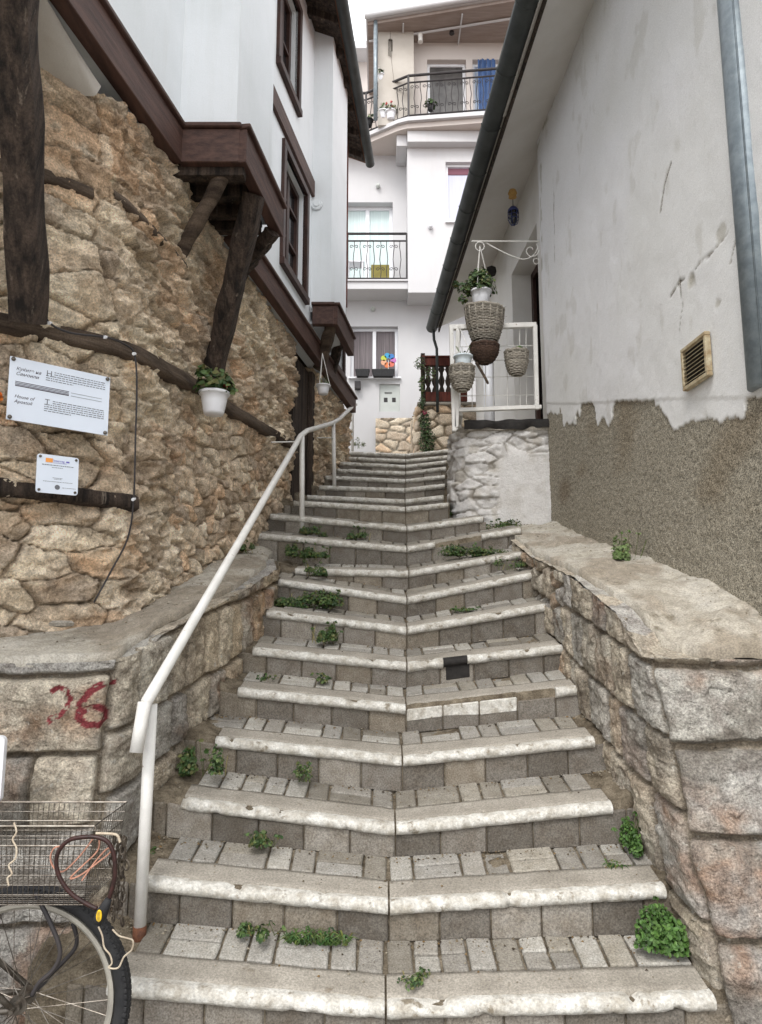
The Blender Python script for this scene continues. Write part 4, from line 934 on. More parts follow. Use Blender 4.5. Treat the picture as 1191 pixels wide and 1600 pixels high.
# white rounded panel cut by the left frame edge
a=P(8,1150,2.6);b=P(8,1256,2.6);mb=MB();poly=[]
for cx,cz,a0 in((a.x-.02,b.z+.02,270),(a.x-.02,a.z-.02,0),(a.x-.36,a.z-.02,90),(a.x-.36,b.z+.02,180)):
    for k in range(5):
        an=math.radians(a0+22.5*k);poly.append((cx+.02*math.cos(an),2.6,cz+.02*math.sin(an)))
mb.prism(poly,(0,.02,0));o=mb.build('blank_panel',M_pvc,None);tag(o,'edge of a white rounded panel above the bicycle basket at left','panel')
# lantern end etc: cable with clips
cb=MB();pts=[(70,488,2.98),(78,505,3.0),(110,520,3.05),(165,527,3.18),(195,538,3.3),(210,553,3.36),(214,600,3.36),(212,680,3.38),(209,780,3.42),(200,840,3.46),(175,890,3.46),(142,950,3.4)]
Pp=[P(a,b,c_) for a,b,c_ in pts];cv=[]
for i in range(len(Pp)-1):
    p0,p1,p2,p3=Pp[max(i-1,0)],Pp[i],Pp[i+1],Pp[min(i+2,len(Pp)-1)]
    for k in range(5):
        t=k/5;cv.append(.5*((2*p1)+(-p0+p2)*t+(2*p0-5*p1+4*p2-p3)*t*t+(-p0+3*p1-3*p2+p3)*t**3))
cb.tube(cv,.005,6);o=cb.build('wall_cable',M_iron,None,smooth=True);tag(o,'black cable running down the left stone wall past the signs','cable')
cl=MB()
for i in(1,3,5,8): cl.tube([Pp[i]-Vector((0,.012,0.004)),Pp[i]+Vector((0,.01,.004))],.008,8)
cl.build('cable_clip',M_pvc,o)
# ============================================================ PLANTS IN POTS
def potprof(r,h,lip=.008): return [(0,0),(r*.66,0),(r*.72,h*.1),(r*.86,h*.55),(r*.95,h*.86),(r+lip*.5,h*.87),(r+lip,h*.93),(r+lip,h),(r-.004,h),(r-.01,h*.88),(0,h*.86)]
def pot(name,label,c,r,h,leaves=(120,.05,.7,.8),fl=None,chain=None,m=M_pvc,trail=None,group=None):
    c=Vector(c);root=thing(name,label,'plant pot',c,group or 'pots of plants about the alley');t=MB();t.lathe(potprof(r,h),c,28);t.build('pot',m,root,smooth=True)
    if leaves:
        n,ls,rx,rz=leaves;t=MB();leafcl(t,c+Vector((0,0,h*.9)),r*rx*1.4,r*rx*1.2,r*rz*1.8,n,ls,GREENS,up=.5)
        for k in range(10):
            a=R_(0,6.28);e=c+Vector((math.cos(a)*r*R_(.4,1.2),math.sin(a)*r*R_(.3,1),h+r*R_(.4,1.5)));t.col=S(86,104,60);t.tube([c+Vector((0,0,h*.8)),e],.002,4)
        if trail:
            for (d,n2,rad) in trail: leafcl(t,c+Vector(d),rad,rad*.6,rad*.8,n2,ls,GREENS,hemi=False)
        t.build('foliage',M_leaf,root,attr=True)
    if fl:
        t=MB();cc,n=fl
        for k in range(n): leafcl(t,c+Vector((R_(-.8,.8)*r,R_(-.8,0)*r,h+R_(.5,1.9)*r)),.02,.02,.02,14,.022,[S(*cc)],hemi=False)
        t.build('flowers',M_leaf,root,attr=True)
    if chain:
        t=MB();top=Vector(chain)
        for a in(0,2.1,4.2):
            p=c+Vector((math.cos(a)*r,math.sin(a)*r,h));t.tube([p,top],.003,5)
        t.build('hanger',M_white,root)
    return root
c=P(334,648,4.02);pot('potted_geranium','white pot with green geranium on the left stone wall below the brace',c,.083,.135,(200,.04,1.1,1.1),fl=((200,50,40),1),trail=(((-.07,0,.26),40,.05),((.05,0,.2),50,.06),((.0,-.04,.14),40,.05)))
c=P(505,616,6.3);pot('hanging_pot','small white hanging pot on a chain below the small far bay',c,.062,.085,(8,.02,.6,.3),chain=P(504,552,6.5))
c=P(752,478,5.9);pot('hanging_plant','white hanging pot of trailing green plant under the scroll bracket',c,.088,.135,(420,.034,1.15,1.5),chain=P(750,384,5.9),trail=(((-.12,0,.17),150,.09),((-.03,0,.28),130,.07),((-.16,0,.06),45,.05),((.05,0,.22),70,.06),((-.22,0,.2),30,.035)))
# bracket
BR=thing('wall_bracket','white wrought iron scroll bracket holding the hanging plant','bracket',P(842,378,5.97))
t=MB();t.bar(P(737,377,5.93),P(843,377,5.97),.012,.012);t.build('arm',M_white,BR)
def pxpts(L,Y): return [P(a,b,Y) for a,b in L]
def spline(L,n=8):
    out=[]
    for i in range(len(L)-1):
        p0,p1,p2,p3=L[max(i-1,0)],L[i],L[i+1],L[min(i+2,len(L)-1)]
        for k in range(n):
            t=k/n;out.append(.5*((2*p1)+(-p0+p2)*t+(2*p0-5*p1+4*p2-p3)*t*t+(-p0+3*p1-3*p2+p3)*t**3))
    out.append(L[-1]);return out
t=MB();t.tube(spline(pxpts([(757,378),(775,388),(800,400),(818,405),(832,400),(840,388),(838,381)],5.95)),.005,6)
sp_=[(830-0+ (13-1.3*k)*math.cos(k*.75)*.95,391+(13-1.3*k)*math.sin(k*.75)*.95) for k in range(9)];t.tube(spline(pxpts(sp_,5.95),4),.0045,6)
t.tube(pxpts([(838+4.5*math.cos(k*.7),408+4.5*math.sin(k*.7)) for k in range(10)],5.95),.004,5);t.build('scroll',M_white,BR)
t=MB();t.tube(pxpts([(750+7*math.cos(k*.628),385+7*math.sin(k*.628)) for k in range(10)],5.93),.004,5,closed=True);t.build('ring',M_white,BR)
# wicker baskets
def basket(name,label,ctop,r0,r1,h,rows,stakes,m,tr,tilt=0,bulge=.1,group=None,seed=0,leaves=None,arch=0):
    ctop=Vector(ctop);rg=random.Random(seed);root=thing(name,label,'basket',ctop-Vector((0,0,h)),'woven baskets on the porch railing');t=MB();n=stakes*2
    for i in range(rows):
        f=i/(rows-1);r=(r0*(1-f)+r1*f)+bulge*r0*math.sin(f*math.pi);z=-h*f+rg.uniform(-.002,.002)
        if f>.88: r*=1-((f-.88)/.12)**2*.35
        pts=[ctop+Vector(((r+(.0035 if (k+i)%2 else -.0035)+rg.uniform(-.0015,.0015))*math.cos(2*math.pi*k/n),(r+(.0035 if (k+i)%2 else -.0035))*.8*math.sin(2*math.pi*k/n),z+rg.uniform(-.002,.002)+tilt*math.cos(2*math.pi*k/n)*(1-f))) for k in range(n)]
        f_=rg.uniform(.62,1.2);t.col=(f_,f_,f_*.98);t.tube(pts,tr,5,closed=True)
    t.col=(.9,.9,.88)
    for k in range(stakes):
        a=2*math.pi*(k+.5)/stakes;t.tube([ctop+Vector(((r0*(1-f)+r1*f+bulge*r0*math.sin(f*math.pi))*math.cos(a)*1.01,(r0*(1-f)+r1*f+bulge*r0*math.sin(f*math.pi))*.8*math.sin(a)*1.01,-h*f+.012)) for f in(0,.25,.5,.75,.95)],tr*1.1,5)
    for q in range(3):
        t.tube([ctop+Vector(((r0+.003)*math.cos(2*math.pi*k/24+q),(r0+.003)*.8*math.sin(2*math.pi*k/24+q),.004*q+.005*math.sin(k*1.9+q)+tilt*math.cos(2*math.pi*k/24+q))) for k in range(24)],tr*1.3,5,closed=True)
    for k in range(14):
        a=rg.uniform(0,6.28);p=ctop+Vector((r0*math.cos(a),-abs(r0*.8*math.sin(a)),-rg.uniform(0,h*.6)));t.tube([p,p+Vector((rg.uniform(-.03,.03),-.02,rg.uniform(-.01,.03)))],.0015,4)
    t.build('weave',m,root,smooth=True,attr=True)
    t=MB();t.lathe([((r0*(1-f)+r1*f+bulge*r0*math.sin(f*math.pi))*.93,-h*f) for f in np.linspace(0.03,.92,8)]+[(0,-h*.95)],ctop,20,Matrix.Diagonal((1,.8,1)));t.build('lining',M_old,root,smooth=True)
    if leaves: t=MB();leafcl(t,ctop+Vector(leaves[2:5]),leaves[1],leaves[1]*.7,leaves[1],leaves[0],.03,GREENS,up=.5);t.build('foliage',M_leaf,root,attr=True)
    return root
basket('wicker_basket','largest grey wicker basket, hung on the railing below the hanging plant',P(757,484,5.84),.168,.10,.31,24,16,M_wick,.0062,tilt=-.015,seed=1)
bd=basket('twig_basket','dark brown round twig basket hung under the largest wicker basket',P(757,541,5.80),.122,.055,.155,15,14,M_wickd,.0062,bulge=.18,seed=2)
t=MB();t.tube(spline(pxpts([(744,566),(750,576),(757,588),(763,600)],5.78),4),[.012]*12+[.006],6);t.build('handle',M_old,bd)
basket('wicker_basket','left small grey rope basket on the railing, under a white pot',P(722,575,5.80),.100,.055,.20,14,9,M_wick,.0095,seed=3,bulge=.2)
pot('white_pot','white plastic pot sitting in the left small basket on the railing',P(724,577,5.78)-Vector((0,0,.0)),.077,.115,(14,.03,.5,.6),chain=P(716,507,5.92),m=mat('white_blue_plastic',S(216,226,232),S(208,220,226),sc1=4,bump=.03,grain=.02,rough=.4))
basket('wicker_basket','right small striped wicker basket of greenery at the railing corner',P(807,551,5.86),.100,.062,.20,17,11,M_wick,.0070,seed=4,bulge=.12,leaves=(120,.06,.02,0,.0))
# caged lamp hung from the soffit
LM=thing('caged_lamp','blue caged lamp hanging from a yellowish mount under the right eave','lamp',P(802,352,6.5))
c=P(802,328,6.5);t=MB();t.lathe([(0,.03),(.03,.028),(.052,.0),(.054,-.02),(.048,-.022)],c,16);t.build('cap',M_blued,LM,smooth=True)
t=MB();t.lathe([(.042,-.02),(.042,-.10),(.03,-.14),(0,-.15)],c,14);t.build('glass',M_glass,LM,smooth=True)
t=MB()
for k in range(6):
    a=k*math.pi/3;t.tube([c+Vector((math.cos(a)*r_,math.sin(a)*r_,z)) for r_,z in((.052,-.02),(.052,-.10),(.035,-.15),(0,-.165))],.004,5)
for z in(-.06,-.10): t.tube([c+Vector((.053*math.cos(k*.5236),.053*math.sin(k*.5236),z)) for k in range(12)],.0035,5,closed=True)
t.build('cage',M_blued,LM)
t=MB();t.tube([c+Vector((0,0,.03)),c+Vector((0,0,.11))],.004,5);t.build('cord',M_iron,LM)
t=MB();cc=P(801,304,6.52);t.lathe([(0,.05),(.034,.045),(.046,.015),(.034,-.015),(.042,-.03),(.014,-.036),(0,-.03)],cc,9);t.build('foam_mount',M_foam,LM,smooth=False)
# small round black bracket thing on the far wall
t=MB();c=P(768,424,7.8);t.lathe([(0,.06),(.05,.045),(.065,0),(.05,-.05),(0,-.06)],c,12,Matrix.Rotation(1.57,3,'Y'));o=t.build('wall_lamp',M_black,None,smooth=True);tag(o,'small black wall lamp behind the trailing hanging plant','lamp')
# ============================================================ FAR HOUSE
FH=thing('far_house','white three storey house with balconies closing the top of the alley','house',(0.2,11.5,E+2.6))
XA=Vector((1,0,0));NF=Vector((0,-1,0))
def zz(py,Y): return P(600,py,Y).z
def xx(px,py,Y): return P(px,py,Y).x
Yl=11.5
mb=MB();O=Vector((-1.6,Yl,E+2.3))
wx0,wx1=xx(548,550,Yl)+1.6,xx(622,550,Yl)+1.6;wz0,wz1=zz(590,Yl)-O.z,zz(510,Yl)-O.z
ex0,ex1=xx(593,620,Yl)+1.6,xx(625,620,Yl)+1.6;ez0,ez1=zz(643,Yl)-O.z,zz(600,Yl)-O.z
zs=zz(460,11.1)
bx0,bx1=xx(543,380,Yl)+1.6,xx(614,380,Yl)+1.6
top=E+8.25
wallholes(mb,O,XA,NF,5.0,top-O.z,[(wx0,wx1,wz0,wz1),(ex0,ex1,ez0,ez1),(bx0-.1,bx1,zz(442,Yl)-O.z,zz(316,Yl)-O.z)],dep=.22)
mb.build('lower_wall',M_far,FH)
rectwin(FH,O,XA,NF,wx0,wx1,wz0,wz1,M_pvc,M_curt,fw=.05,rec=-.14,panes=2)
rectwin(FH,O,XA,NF,bx0-.1,bx1,zz(442,Yl)-O.z,zz(316,Yl)-O.z,M_pvc,M_curtb,fw=.06,rec=-.2,panes=2,name='balcony_door')
mb=MB();mb.fbox(O,XA,NF,wx0-.03,wx1+.05,wz0-.03,wz0-.001,-.1,.06);mb.build('window_sill',M_pvc,FH)
# meter cabinet
mc=MB();mc.fbox(O,XA,NF,ex0,ex1,ez0,ez1,-.06,-.03);MC=mc.build('meter_cabinet',M_grey,FH)
mc=MB()
for f in(.22,.62): mc.fbox(O,XA,NF,ex0+(ex1-ex0)*f,ex0+(ex1-ex0)*(f+.18),ez0+(ez1-ez0)*.36,ez0+(ez1-ez0)*.52,-.03,-.024)
mc.build('meter_window',M_iron,MC);mc=MB()
for f in(.66,.70): mc.fbox(O,XA,NF,ex0+(ex1-ex0)*.25,ex0+(ex1-ex0)*.62,ez0+(ez1-ez0)*f,ez0+(ez1-ez0)*(f+.02),-.03,-.026)
mc.build('cabinet_slot',M_iron,MC)
# stone plinth
def fF(s,z,x,y):
    f1,f2,idr,dx,dy=worley(s/.25+.4*fbm(s*4,z*4,1),z/.14,171,.9);h=ss(0,.25,f2-f1);c=pal(idr,RUB);c=lerp(np.array(S(150,144,132))*np.ones_like(c),c,ss(.1,.6,h));return .03*h+.012*(fbm(s*12,z*12,6)-.5)+.01,c
sheet('stone_plinth',[(xx(587,680,11.4),11.44),(xx(655,680,11.4),11.44)],lambda x,y:E+2.2,lambda x,y:zz(654,11.44),.02,fF,M_rubble,FH,side=1)
# right upper block
Yb=11.0;x0=xx(637,330,Yb);mb=MB();O2=Vector((x0,Yb,zz(457,Yb)))
rwx=xx(697,300,Yb)-x0;wallholes(mb,O2,XA,NF,3.2,E+8.1-O2.z,[(rwx,rwx+.75,zz(345,Yb)-O2.z,zz(253,Yb)-O2.z)],dep=.18)
mb.quad((x0,Yb+.18,O2.z),(x0,Yl,O2.z),(x0,Yl,E+8.1),(x0,Yb+.18,E+8.1));mb.quad((x0,Yb+.18,O2.z),(x0+3.2,Yb+.18,O2.z),(x0+3.2,Yl,O2.z),(x0,Yl,O2.z))
mb.build('upper_block_wall',M_far,FH)
rectwin(FH,O2,XA,NF,rwx,rwx+.75,zz(345,Yb)-O2.z,zz(253,Yb)-O2.z,M_pvc,M_curtl,fw=.045,rec=-.12,panes=1,horiz=None)
mb=MB();mb.fbox(O2,XA,NF,rwx+.03,rwx+.72,zz(268,Yb)-O2.z,zz(258,Yb)-O2.z,-.115,-.09);mb.build('blind_box',flat('maroon_cloth',(120,80,92)),FH)
mb=MB();mb.fbox(O2,XA,NF,rwx-.02,rwx+.8,zz(349,Yb)-O2.z,zz(345,Yb)-O2.z,-.1,.05);mb.build('window_sill',M_pvc,FH)
# second-floor balcony
zsl=zz(440,11.05);mb=MB();mb.box(-1.6,x0+.0,11.05,Yl+.05,zsl-.13,zsl,.004);mb.box(-1.6,x0-.0,11.02,11.10,zsl,zsl+.03,.003);mb.build('balcony_slab',M_far,FH)
def scroll(mb,c,s,fx):
    pts=[]
    for k in range(12):
        a=k*.62;r=s*(1-.07*k);pts.append(c+Vector((fx*math.cos(a)*r,0,math.sin(a)*r)))
    mb.tube(pts,.006,4)
def railing(parent,pts,z0,h,gap,nm='railing'):
    t=MB();t.tube([Vector((p[0],p[1],z0+h)) for p in pts],.022,8);t.tube([Vector((p[0],p[1],z0+h-.13)) for p in pts],.014,6);t.tube([Vector((p[0],p[1],z0+.06)) for p in pts],.014,6)
    for p in pts: t.bar((p[0],p[1],z0),(p[0],p[1],z0+h),.035)
    r=t.build(nm,M_iron,parent)
    t=MB();t2=MB()
    for a,b in zip(pts,pts[1:]):
        a=Vector((*a,0));b=Vector((*b,0));L=(b-a).length;n=max(2,int(L/gap))
        for k in range(1,n):
            p=a.lerp(b,k/n);s=[p+Vector((.012*math.sin(f*9)*(1 if k%2 else -1),0,z0+.06+(h-.19)*f)) for f in np.linspace(0,1,7)];t.tube(s,.0065,4)
            if k%2:
                for zc in(.24,.84):
                    for fx in(-1,1): scroll(t2,p+Vector((fx*.042,-.006,z0+.06+(h-.19)*zc)),.035,-fx)
    t.v_=0;o_=len(t.v);t.v+=t2.v;t.c+=t2.c;t.f+=[tuple(i+o_ for i in f) for f in t2.f];t.build('balusters',M_iron,r)
    return r
railing(FH,[(-1.5,11.1),(xx(541,400,11.1)+.02,11.1),(xx(636,400,11.1),11.1)],zsl+.02,.86,.1)
t=MB();a=xx(580,420,11.3);t.fbox(Vector((a,11.3,zsl)),XA,NF,0,.31,.03,.42,0,.03,.01);o=t.build('olive_cushion',M_olive,None);tag(o,'olive yellow cushion standing on the middle balcony','cushion')
t=MB();a=xx(545,403,11.3)
for q in((0,0),(.24,0),(.24,.2),(0,.2)): t.bar((a+q[0],11.2+q[1],zsl+.02),(a+q[0],11.2+q[1],zsl+.42),.025)
t.box(a-.02,a+.27,11.18,11.42,zsl+.42,zsl+.445);o=t.build('balcony_stool',M_pvc,None);tag(o,'small white stool on the middle balcony at left','stool')
# third slab
zs3=zz(186,10.75)
pl=[(-2.2,11.25),(xx(572,203,11.15),11.12),(xx(622,184,10.75),10.78),(xx(637,182,10.7),10.72),(xx(760,172,10.6)+1.2,10.45),(3.4,11.9),(-2.2,11.9)]
mb=MB();mb.prism([(*p,zs3-.05) for p in pl],(0,0,.07));mb.build('terrace_slab',M_far,FH)
mb=MB();mb.prism([(*(Vector(p)+Vector((0,.07))),zs3-.14) for p in pl],(0,0,.088));mb.build('slab_band',M_pink,FH)
mb=MB();mb.box(x0+.0,3.4,10.84,11.7,zz(222,10.85),zs3-.142,.004);mb.box(xx(620,210,10.95),x0-.005,10.95,11.5,zz(228,10.95),zs3-.143,.004);mb.build('parapet_band',M_far,FH)
rail_pts=[(p[0]+.0,p[1]+.05) for p in pl[:5]];railing(FH,[rail_pts[0],rail_pts[1],(rail_pts[3][0]+.02,rail_pts[3][1]),rail_pts[4]],zs3+.02,.80,.1)
# top floor wall
Yt=11.14;mb=MB();O3=Vector((xx(592,120,Yt),Yt,zs3+.0));h3=zz(52,Yt)-O3.z
oa=xx(668,130,Yt)-O3.x;ob=xx(729,130,Yt)-O3.x;oc=xx(739,130,Yt)-O3.x;od=xx(790,130,Yt)-O3.x;oz=zz(93,Yt)-O3.z
wallholes(mb,O3,XA,NF,3.4,h3,[(oa,ob,.02,oz),(oc,od,.02,oz)],dep=.2)
mb.quad((O3.x,Yt,O3.z),(O3.x,Yt+2,O3.z),(O3.x,Yt+2,O3.z+h3),(O3.x,Yt,O3.z+h3));mb.build('top_wall',M_pink,FH)
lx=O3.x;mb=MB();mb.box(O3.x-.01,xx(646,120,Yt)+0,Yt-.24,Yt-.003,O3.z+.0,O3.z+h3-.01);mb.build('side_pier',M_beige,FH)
rectwin(FH,O3,XA,NF,oa,ob,.02,oz,M_pvc,mat('grey_room_glass',S(104,102,100),S(64,62,62),sc1=2,bump=0,grain=.03,rough=.15),fw=.05,rec=-.15,panes=1,name='terrace_door')
rectwin(FH,O3,XA,NF,oc,od,.02,oz,M_pvc,mat('pale_curtain',S(170,190,214),S(200,210,222),sc1=4,stretch=(8,1,.3),bump=0,grain=.03),fw=.05,rec=-.15,panes=1,name='terrace_door')
t=MB();cx=O3.x+oc
for k in range(14):
    x=cx+.08+k*.022;t.box(x,x+.022,Yt-.10+.02*math.sin(k*1.5),Yt-.085+.02*math.sin(k*1.5),O3.z+.35,O3.z+oz-.08,.002)
o=t.build('blue_curtain',M_blue,None);tag(o,'blue curtain hanging in the right door of the top terrace','curtain')
# roof of far house
pr=[(xx(572,30,10.75),10.72),(xx(800,0,10.35)+1.5,9.95),(4.5,13.5),(xx(572,30,10.75)+.0,13.5)]
zr_=zz(36,10.72);mb=MB();mb.prism([(*p,zr_+.06) for p in pr],(0,0,.05));RFH=mb.build('roof',M_far,FH)
mb=MB();mb.prism([(*(Vector(p)+Vector((.03,.04))),zr_) for p in pr],(0,0,.058));mb.build('roof_soffit',mat('brown_pink_boards',S(150,138,131),S(136,122,114),sc1=3,stretch=(1,8,1),bump=.3,grain=.06),RFH)
t=MB();t.tube([(pr[0][0]-.02,pr[0][1]-.03,zr_+.1),(pr[1][0],pr[1][1]-.03,zr_+.1)],.045,8);t.build('gutter',M_far,RFH,smooth=True)
t=MB()
for f in(.15,.4,.65,.9):
    a=Vector((*pr[0],zr_-.02)).lerp(Vector((*pr[1],zr_-.02)),f)
    t.bar(a+Vector((.05,.1,0)),a+Vector((.05,.95,-.01)),.025)
a=Vector((*pr[0],zr_-.035));b=Vector((*pr[1],zr_-.035));t.bar(a+Vector((.05,.35,0)),b+Vector((0,.35,0)),.03);t.build('purlin',M_far,RFH)
t=MB();t.box(O3.x,4,Yt-.06,Yt-.01,O3.z+h3-.12,O3.z+h3+.0);t.build('wall_plate',mat('old_brown_strip',S(110,78,66),S(80,58,50),sc1=12,bump=.3),FH)
# corner drainpipe
t=MB();cx=xx(587,120,10.72);t.tube([(cx,10.74,zr_+.05),(cx,10.74,zs3-.02)],.035,12);t.build('corner_pipe',M_galv,FH,smooth=True)
# left wing
Yw=12.4;mb=MB();mb.box(-3,O3.x+.4,Yw,Yw+.2,E+8,zz(94,Yw));mb.build('wing_wall',M_pink,FH)
mb=MB();mb.hexa([[[ (x,y,z+(x+3)*.0) for z in(zz(97,Yw),zz(86,Yw))] for y in(Yw-.35,Yw+2)] for x in(-3,O3.x+.3)],.003);mb.build('wing_roof',M_far,FH)
mb=MB();mb.prism([(-1.6,11.8,0),(4.4,11.8,0),(4.4,14,0),(-1.6,14,0)],(0,0,E+8.2));mb.build('rear_wall',M_far,FH)  # unseen solid core of the far house
# pots and hanging things on far house
def spot(px,py,Y,r,h,lab,fl=None,m=M_pvc,ch=None,nm='flower_pot',lv=(60,.05,1,1)):
    pot(nm,lab,P(px,py,Y),r,h,lv,fl=fl,m=m,chain=ch)
spot(599,187,10.95,.085,.15,'white pot of red flowers at left on the top terrace',fl=((210,50,36),4))
spot(611,187,10.9,.085,.15,'white pot with a pink red bloom, right of the red flowers on top terrace',fl=((226,40,70),2))
spot(576,198,11.15,.08,.12,'dark pot of pale leaves behind the terrace corner pipe',m=M_rub)
spot(673,173,10.95,.06,.1,'low leafy plant by the dark terrace door',m=M_rub,lv=(70,.06,1.4,1))
spot(595,128,10.95,.075,.12,'white hanging pot beside the corner pipe of the top terrace',ch=P(595,70,10.95),nm='hanging_pot')
def lantern(px,py,lab,m=M_white,h=.18):
    root=thing('hanging_lantern',lab,'lantern',P(px,py+12,10.9),'lanterns under the far roof');c=P(px,py,10.9);t=MB();t.lathe([(0,.06),(.03,.05),(.045,.03),(.045,.02),(.038,.02),(.038,-.09),(.045,-.1),(.045,-.11),(0,-.11)],c,8);t.build('body',m,root)
    t=MB();t.tube([c+Vector((0,0,.06)),c+Vector((0,0,.30))],.004,4);t.build('cord',m,root)
lantern(657,57,'white lantern under the far roof, left of the dark one');lantern(706,44,'small dark lantern hanging under the far roof',M_iron);lantern(769,40,'white lantern under the far roof, nearest the right gutter')
t=MB();c=P(610,64,10.9)
for k in range(5): t.tube([c+Vector((.03*math.cos(k*1.25),.03*math.sin(k*1.25),0)),c+Vector((.03*math.cos(k*1.25),.03*math.sin(k*1.25),-.2-.03*k))],.009,6)
t.lathe([(0,.04),(.04,.01),(.04,0),(0,0)],c,10);t.tube([c+Vector((0,0,.02)),c+Vector((0,0,.35))],.004,4);t.tube([c-Vector((0,0,.2)),c-Vector((-.06,0,.75))],.003,4);o=t.build('wind_chime',M_steel,None);tag(o,'metal wind chime hanging at the left end of the far roof','wind chime')
# pinwheel toy and planters in the lower window
pw=thing('pinwheel','rainbow pinwheel flower in the right pane of the lower far window','pinwheel',P(607,575,11.40));c=P(607,563,11.42)
cols=[(70,120,180),(70,146,186),(176,186,78),(206,156,126),(206,118,76),(200,110,94),(176,110,166)]
for k,cc in enumerate(cols):
    a=math.pi*2*k/7+.9;t=MB();e=c+Vector((math.cos(a)*.085,0,math.sin(a)*.085));pl=[e+Vector((math.cos(b)*.05,0,math.sin(b)*.05)) for b in [j*.785 for j in range(8)]];t.prism(pl,(0,.006+.001*k,0));t.build('petal',flat('petal_%d'%k,cc),pw)
t=MB();t.tube([c,c-Vector((0,0,.25))],.004,5);t.build('stick',M_white,pw)
def planter(px0,px1,py,lab):
    a=P(px0,py,11.43);b=P(px1,py,11.43);root=thing('window_planter',lab,'planter',(a+b)/2,'planters on the far window sill');t=MB();t.hexa([[[ (x+(.0 if z else (.03 if x==a.x else -.03)),y,a.z+z) for z in(0,.13)] for y in(11.36,11.49)] for x in(a.x,b.x)],.006);t.build('trough',M_rub,root);t=MB();leafcl(t,(a+b)/2+Vector((0,0,.11)),(b.x-a.x)*.45,.05,.05,40,.03,GREENS);t.build('foliage',M_leaf,root,attr=True)
planter(555,578,590,'shorter dark planter, left on the lower far window sill');planter(581,617,590,'longer dark planter, right on the lower far window sill')
t=MB();c=P(559,601,11.4);t.box(c.x-.05,c.x+.05,11.38,11.49,c.z-.07,c.z+.06,.004);o=t.build('letter_box',M_iron,None);tag(o,'small dark box on the white wall below the lower far window','box')
for px,py,Yq in((591,291,Yl),(583,483,Yl),(673,354,Yb)):
    c=P(px,py,Yq-.03);t=MB();t.lathe([(0,.05),(.03,.045),(.04,.0),(.04,-.01)],c,12,Matrix.Rotation(1.57,3,'X'));t.build('wall_light',M_grey if py!=354 else M_pvc,FH,smooth=True)
t=MB();cx=xx(551,670,9.9);t.tube([(cx,9.9,E+2.2),(cx,9.9,E+3.05),(cx+.02,9.9,E+3.1)],.02,8);o=t.build('vertical_pipe',M_white,None,smooth=True);tag(o,'thin white pipe at the top end of the handrail','pipe')
# ivy
iv=thing('ivy_plant','dark climbing ivy spilling down beside the balustrade stone wall','plant',P(668,705,9.8));t=MB()
for (px,py,rx_,rz_,n) in((668,690,.13,.2,420),(664,660,.09,.18,300),(660,630,.05,.14,110),(659,600,.05,.16,110),(656,568,.09,.10,90),(672,585,.09,.12,80)):
    leafcl(t,P(px,py,9.78),rx_,.08,rz_,n,.032,[S(54,74,40),S(44,60,36),S(70,92,52)] if py>625 else GREENS,hemi=False)
leafcl(t,P(662,645,9.7),.06,.04,.04,30,.03,[S(150,60,84)],hemi=False)
t.build('foliage',M_leaf,iv,attr=True)
t=MB();t.tube([P(666,706,9.82),P(662,650,9.82),P(658,570,9.85)],.012,6);t.build('stem',M_old,iv)
# ============================================================ WEEDS
def weed(lab,px,py,Y,w,h,n,ls,grass=False,cols=GREENS,nm='weed'):
    c=P(px,py,Y);t=MB();w*=1.4;h*=1.3;n=int(n*2.6);ls*=.78
    if grass:
        for k in range(n):
            a=R_(0,6.28);l=h*R_(.5,1.1);o=c+Vector((R_(-w,w)*.5,R_(-.02,.02),-.01));d=Vector((math.cos(a)*.8,math.sin(a)*.5-.3,1)).normalized();e=o+d*l*.6;f=e+Vector((d.x*1.2,d.y*1.2,-.2)).normalized()*l*.5;s=Vector((.004,0,0)) if abs(d.x)<.7 else Vector((0,.004,0));q=random.choice(cols);t.col=tuple(v*R_(.8,1.3) for v in q);t.add([o-s,o+s,e+s*.8,e-s*.8,f],[(0,1,2,3),(3,2,4)])
    else:
        k=max(3,int(w/.05))
        for i in range(k):
            q=c+Vector((R_(-w,w)*.46,R_(-.07,.01),R_(-.01,h*.25)));leafcl(t,q,w*(R_(.14,.32) if n<700 or w>.3 else R_(.3,.42)),.05,h*R_(.25,.85),n//k,ls*R_(.7,1.2),cols,up=.6)
        t.col=S(80,92,52)
        for i in range(k+4):
            if i%2:
                a=c+Vector((R_(-w,w)*.55,R_(-.03,.01),-.012));l=h*R_(.5,1.3);dx_=R_(-.5,.5);t.col=random.choice([S(150,138,96),S(110,118,66),S(96,112,58)]);e=a+Vector((dx_*l*.5,R_(-.4,.1)*l,l*.7));f=e+Vector((dx_*l*.6,-.2*l,l*.1));g_=Vector((.0022,0,0));t.add([a-g_,a+g_,e+g_,e-g_,f],[(0,1,2,3),(3,2,4)])
            a=c+Vector((R_(-w,w)*.4,0,-.015));e=a+Vector((R_(-.05,.05),R_(-.07,.01),h*R_(.4,1.1)));t.col=S(88,98,58);t.tube([a,e],.0014,4);leafcl(t,e,.015,.012,.012,5,ls,cols)
    o=t.build(nm,M_leaf,None,attr=True);tag(o,lab,'weed','weeds growing on the stairway and ledges');return o
weed('bushy weed in the lower left corner by the retaining wall, left of fourth nosing',316,1208,3.44,.14,.12,260,.026)
weed('small weed on the left paving of the second tread, midway to the centre joint',415,1318,3.16,.07,.05,70,.022)
weed('small upright weed at riser foot right of the bushy left corner weed',475,1217,3.50,.05,.07,70,.020)
weed('large clover clump against the right wall beside the second nosing',1034,1470,2.82,.11,.13,620,.024,cols=[S(70,100,48),S(58,86,40),S(84,112,58)])
weed('tall clover clump against the right wall beside the third nosing',984,1328,3.16,.055,.12,330,.024,cols=[S(70,100,48),S(58,86,40),S(84,112,58)])
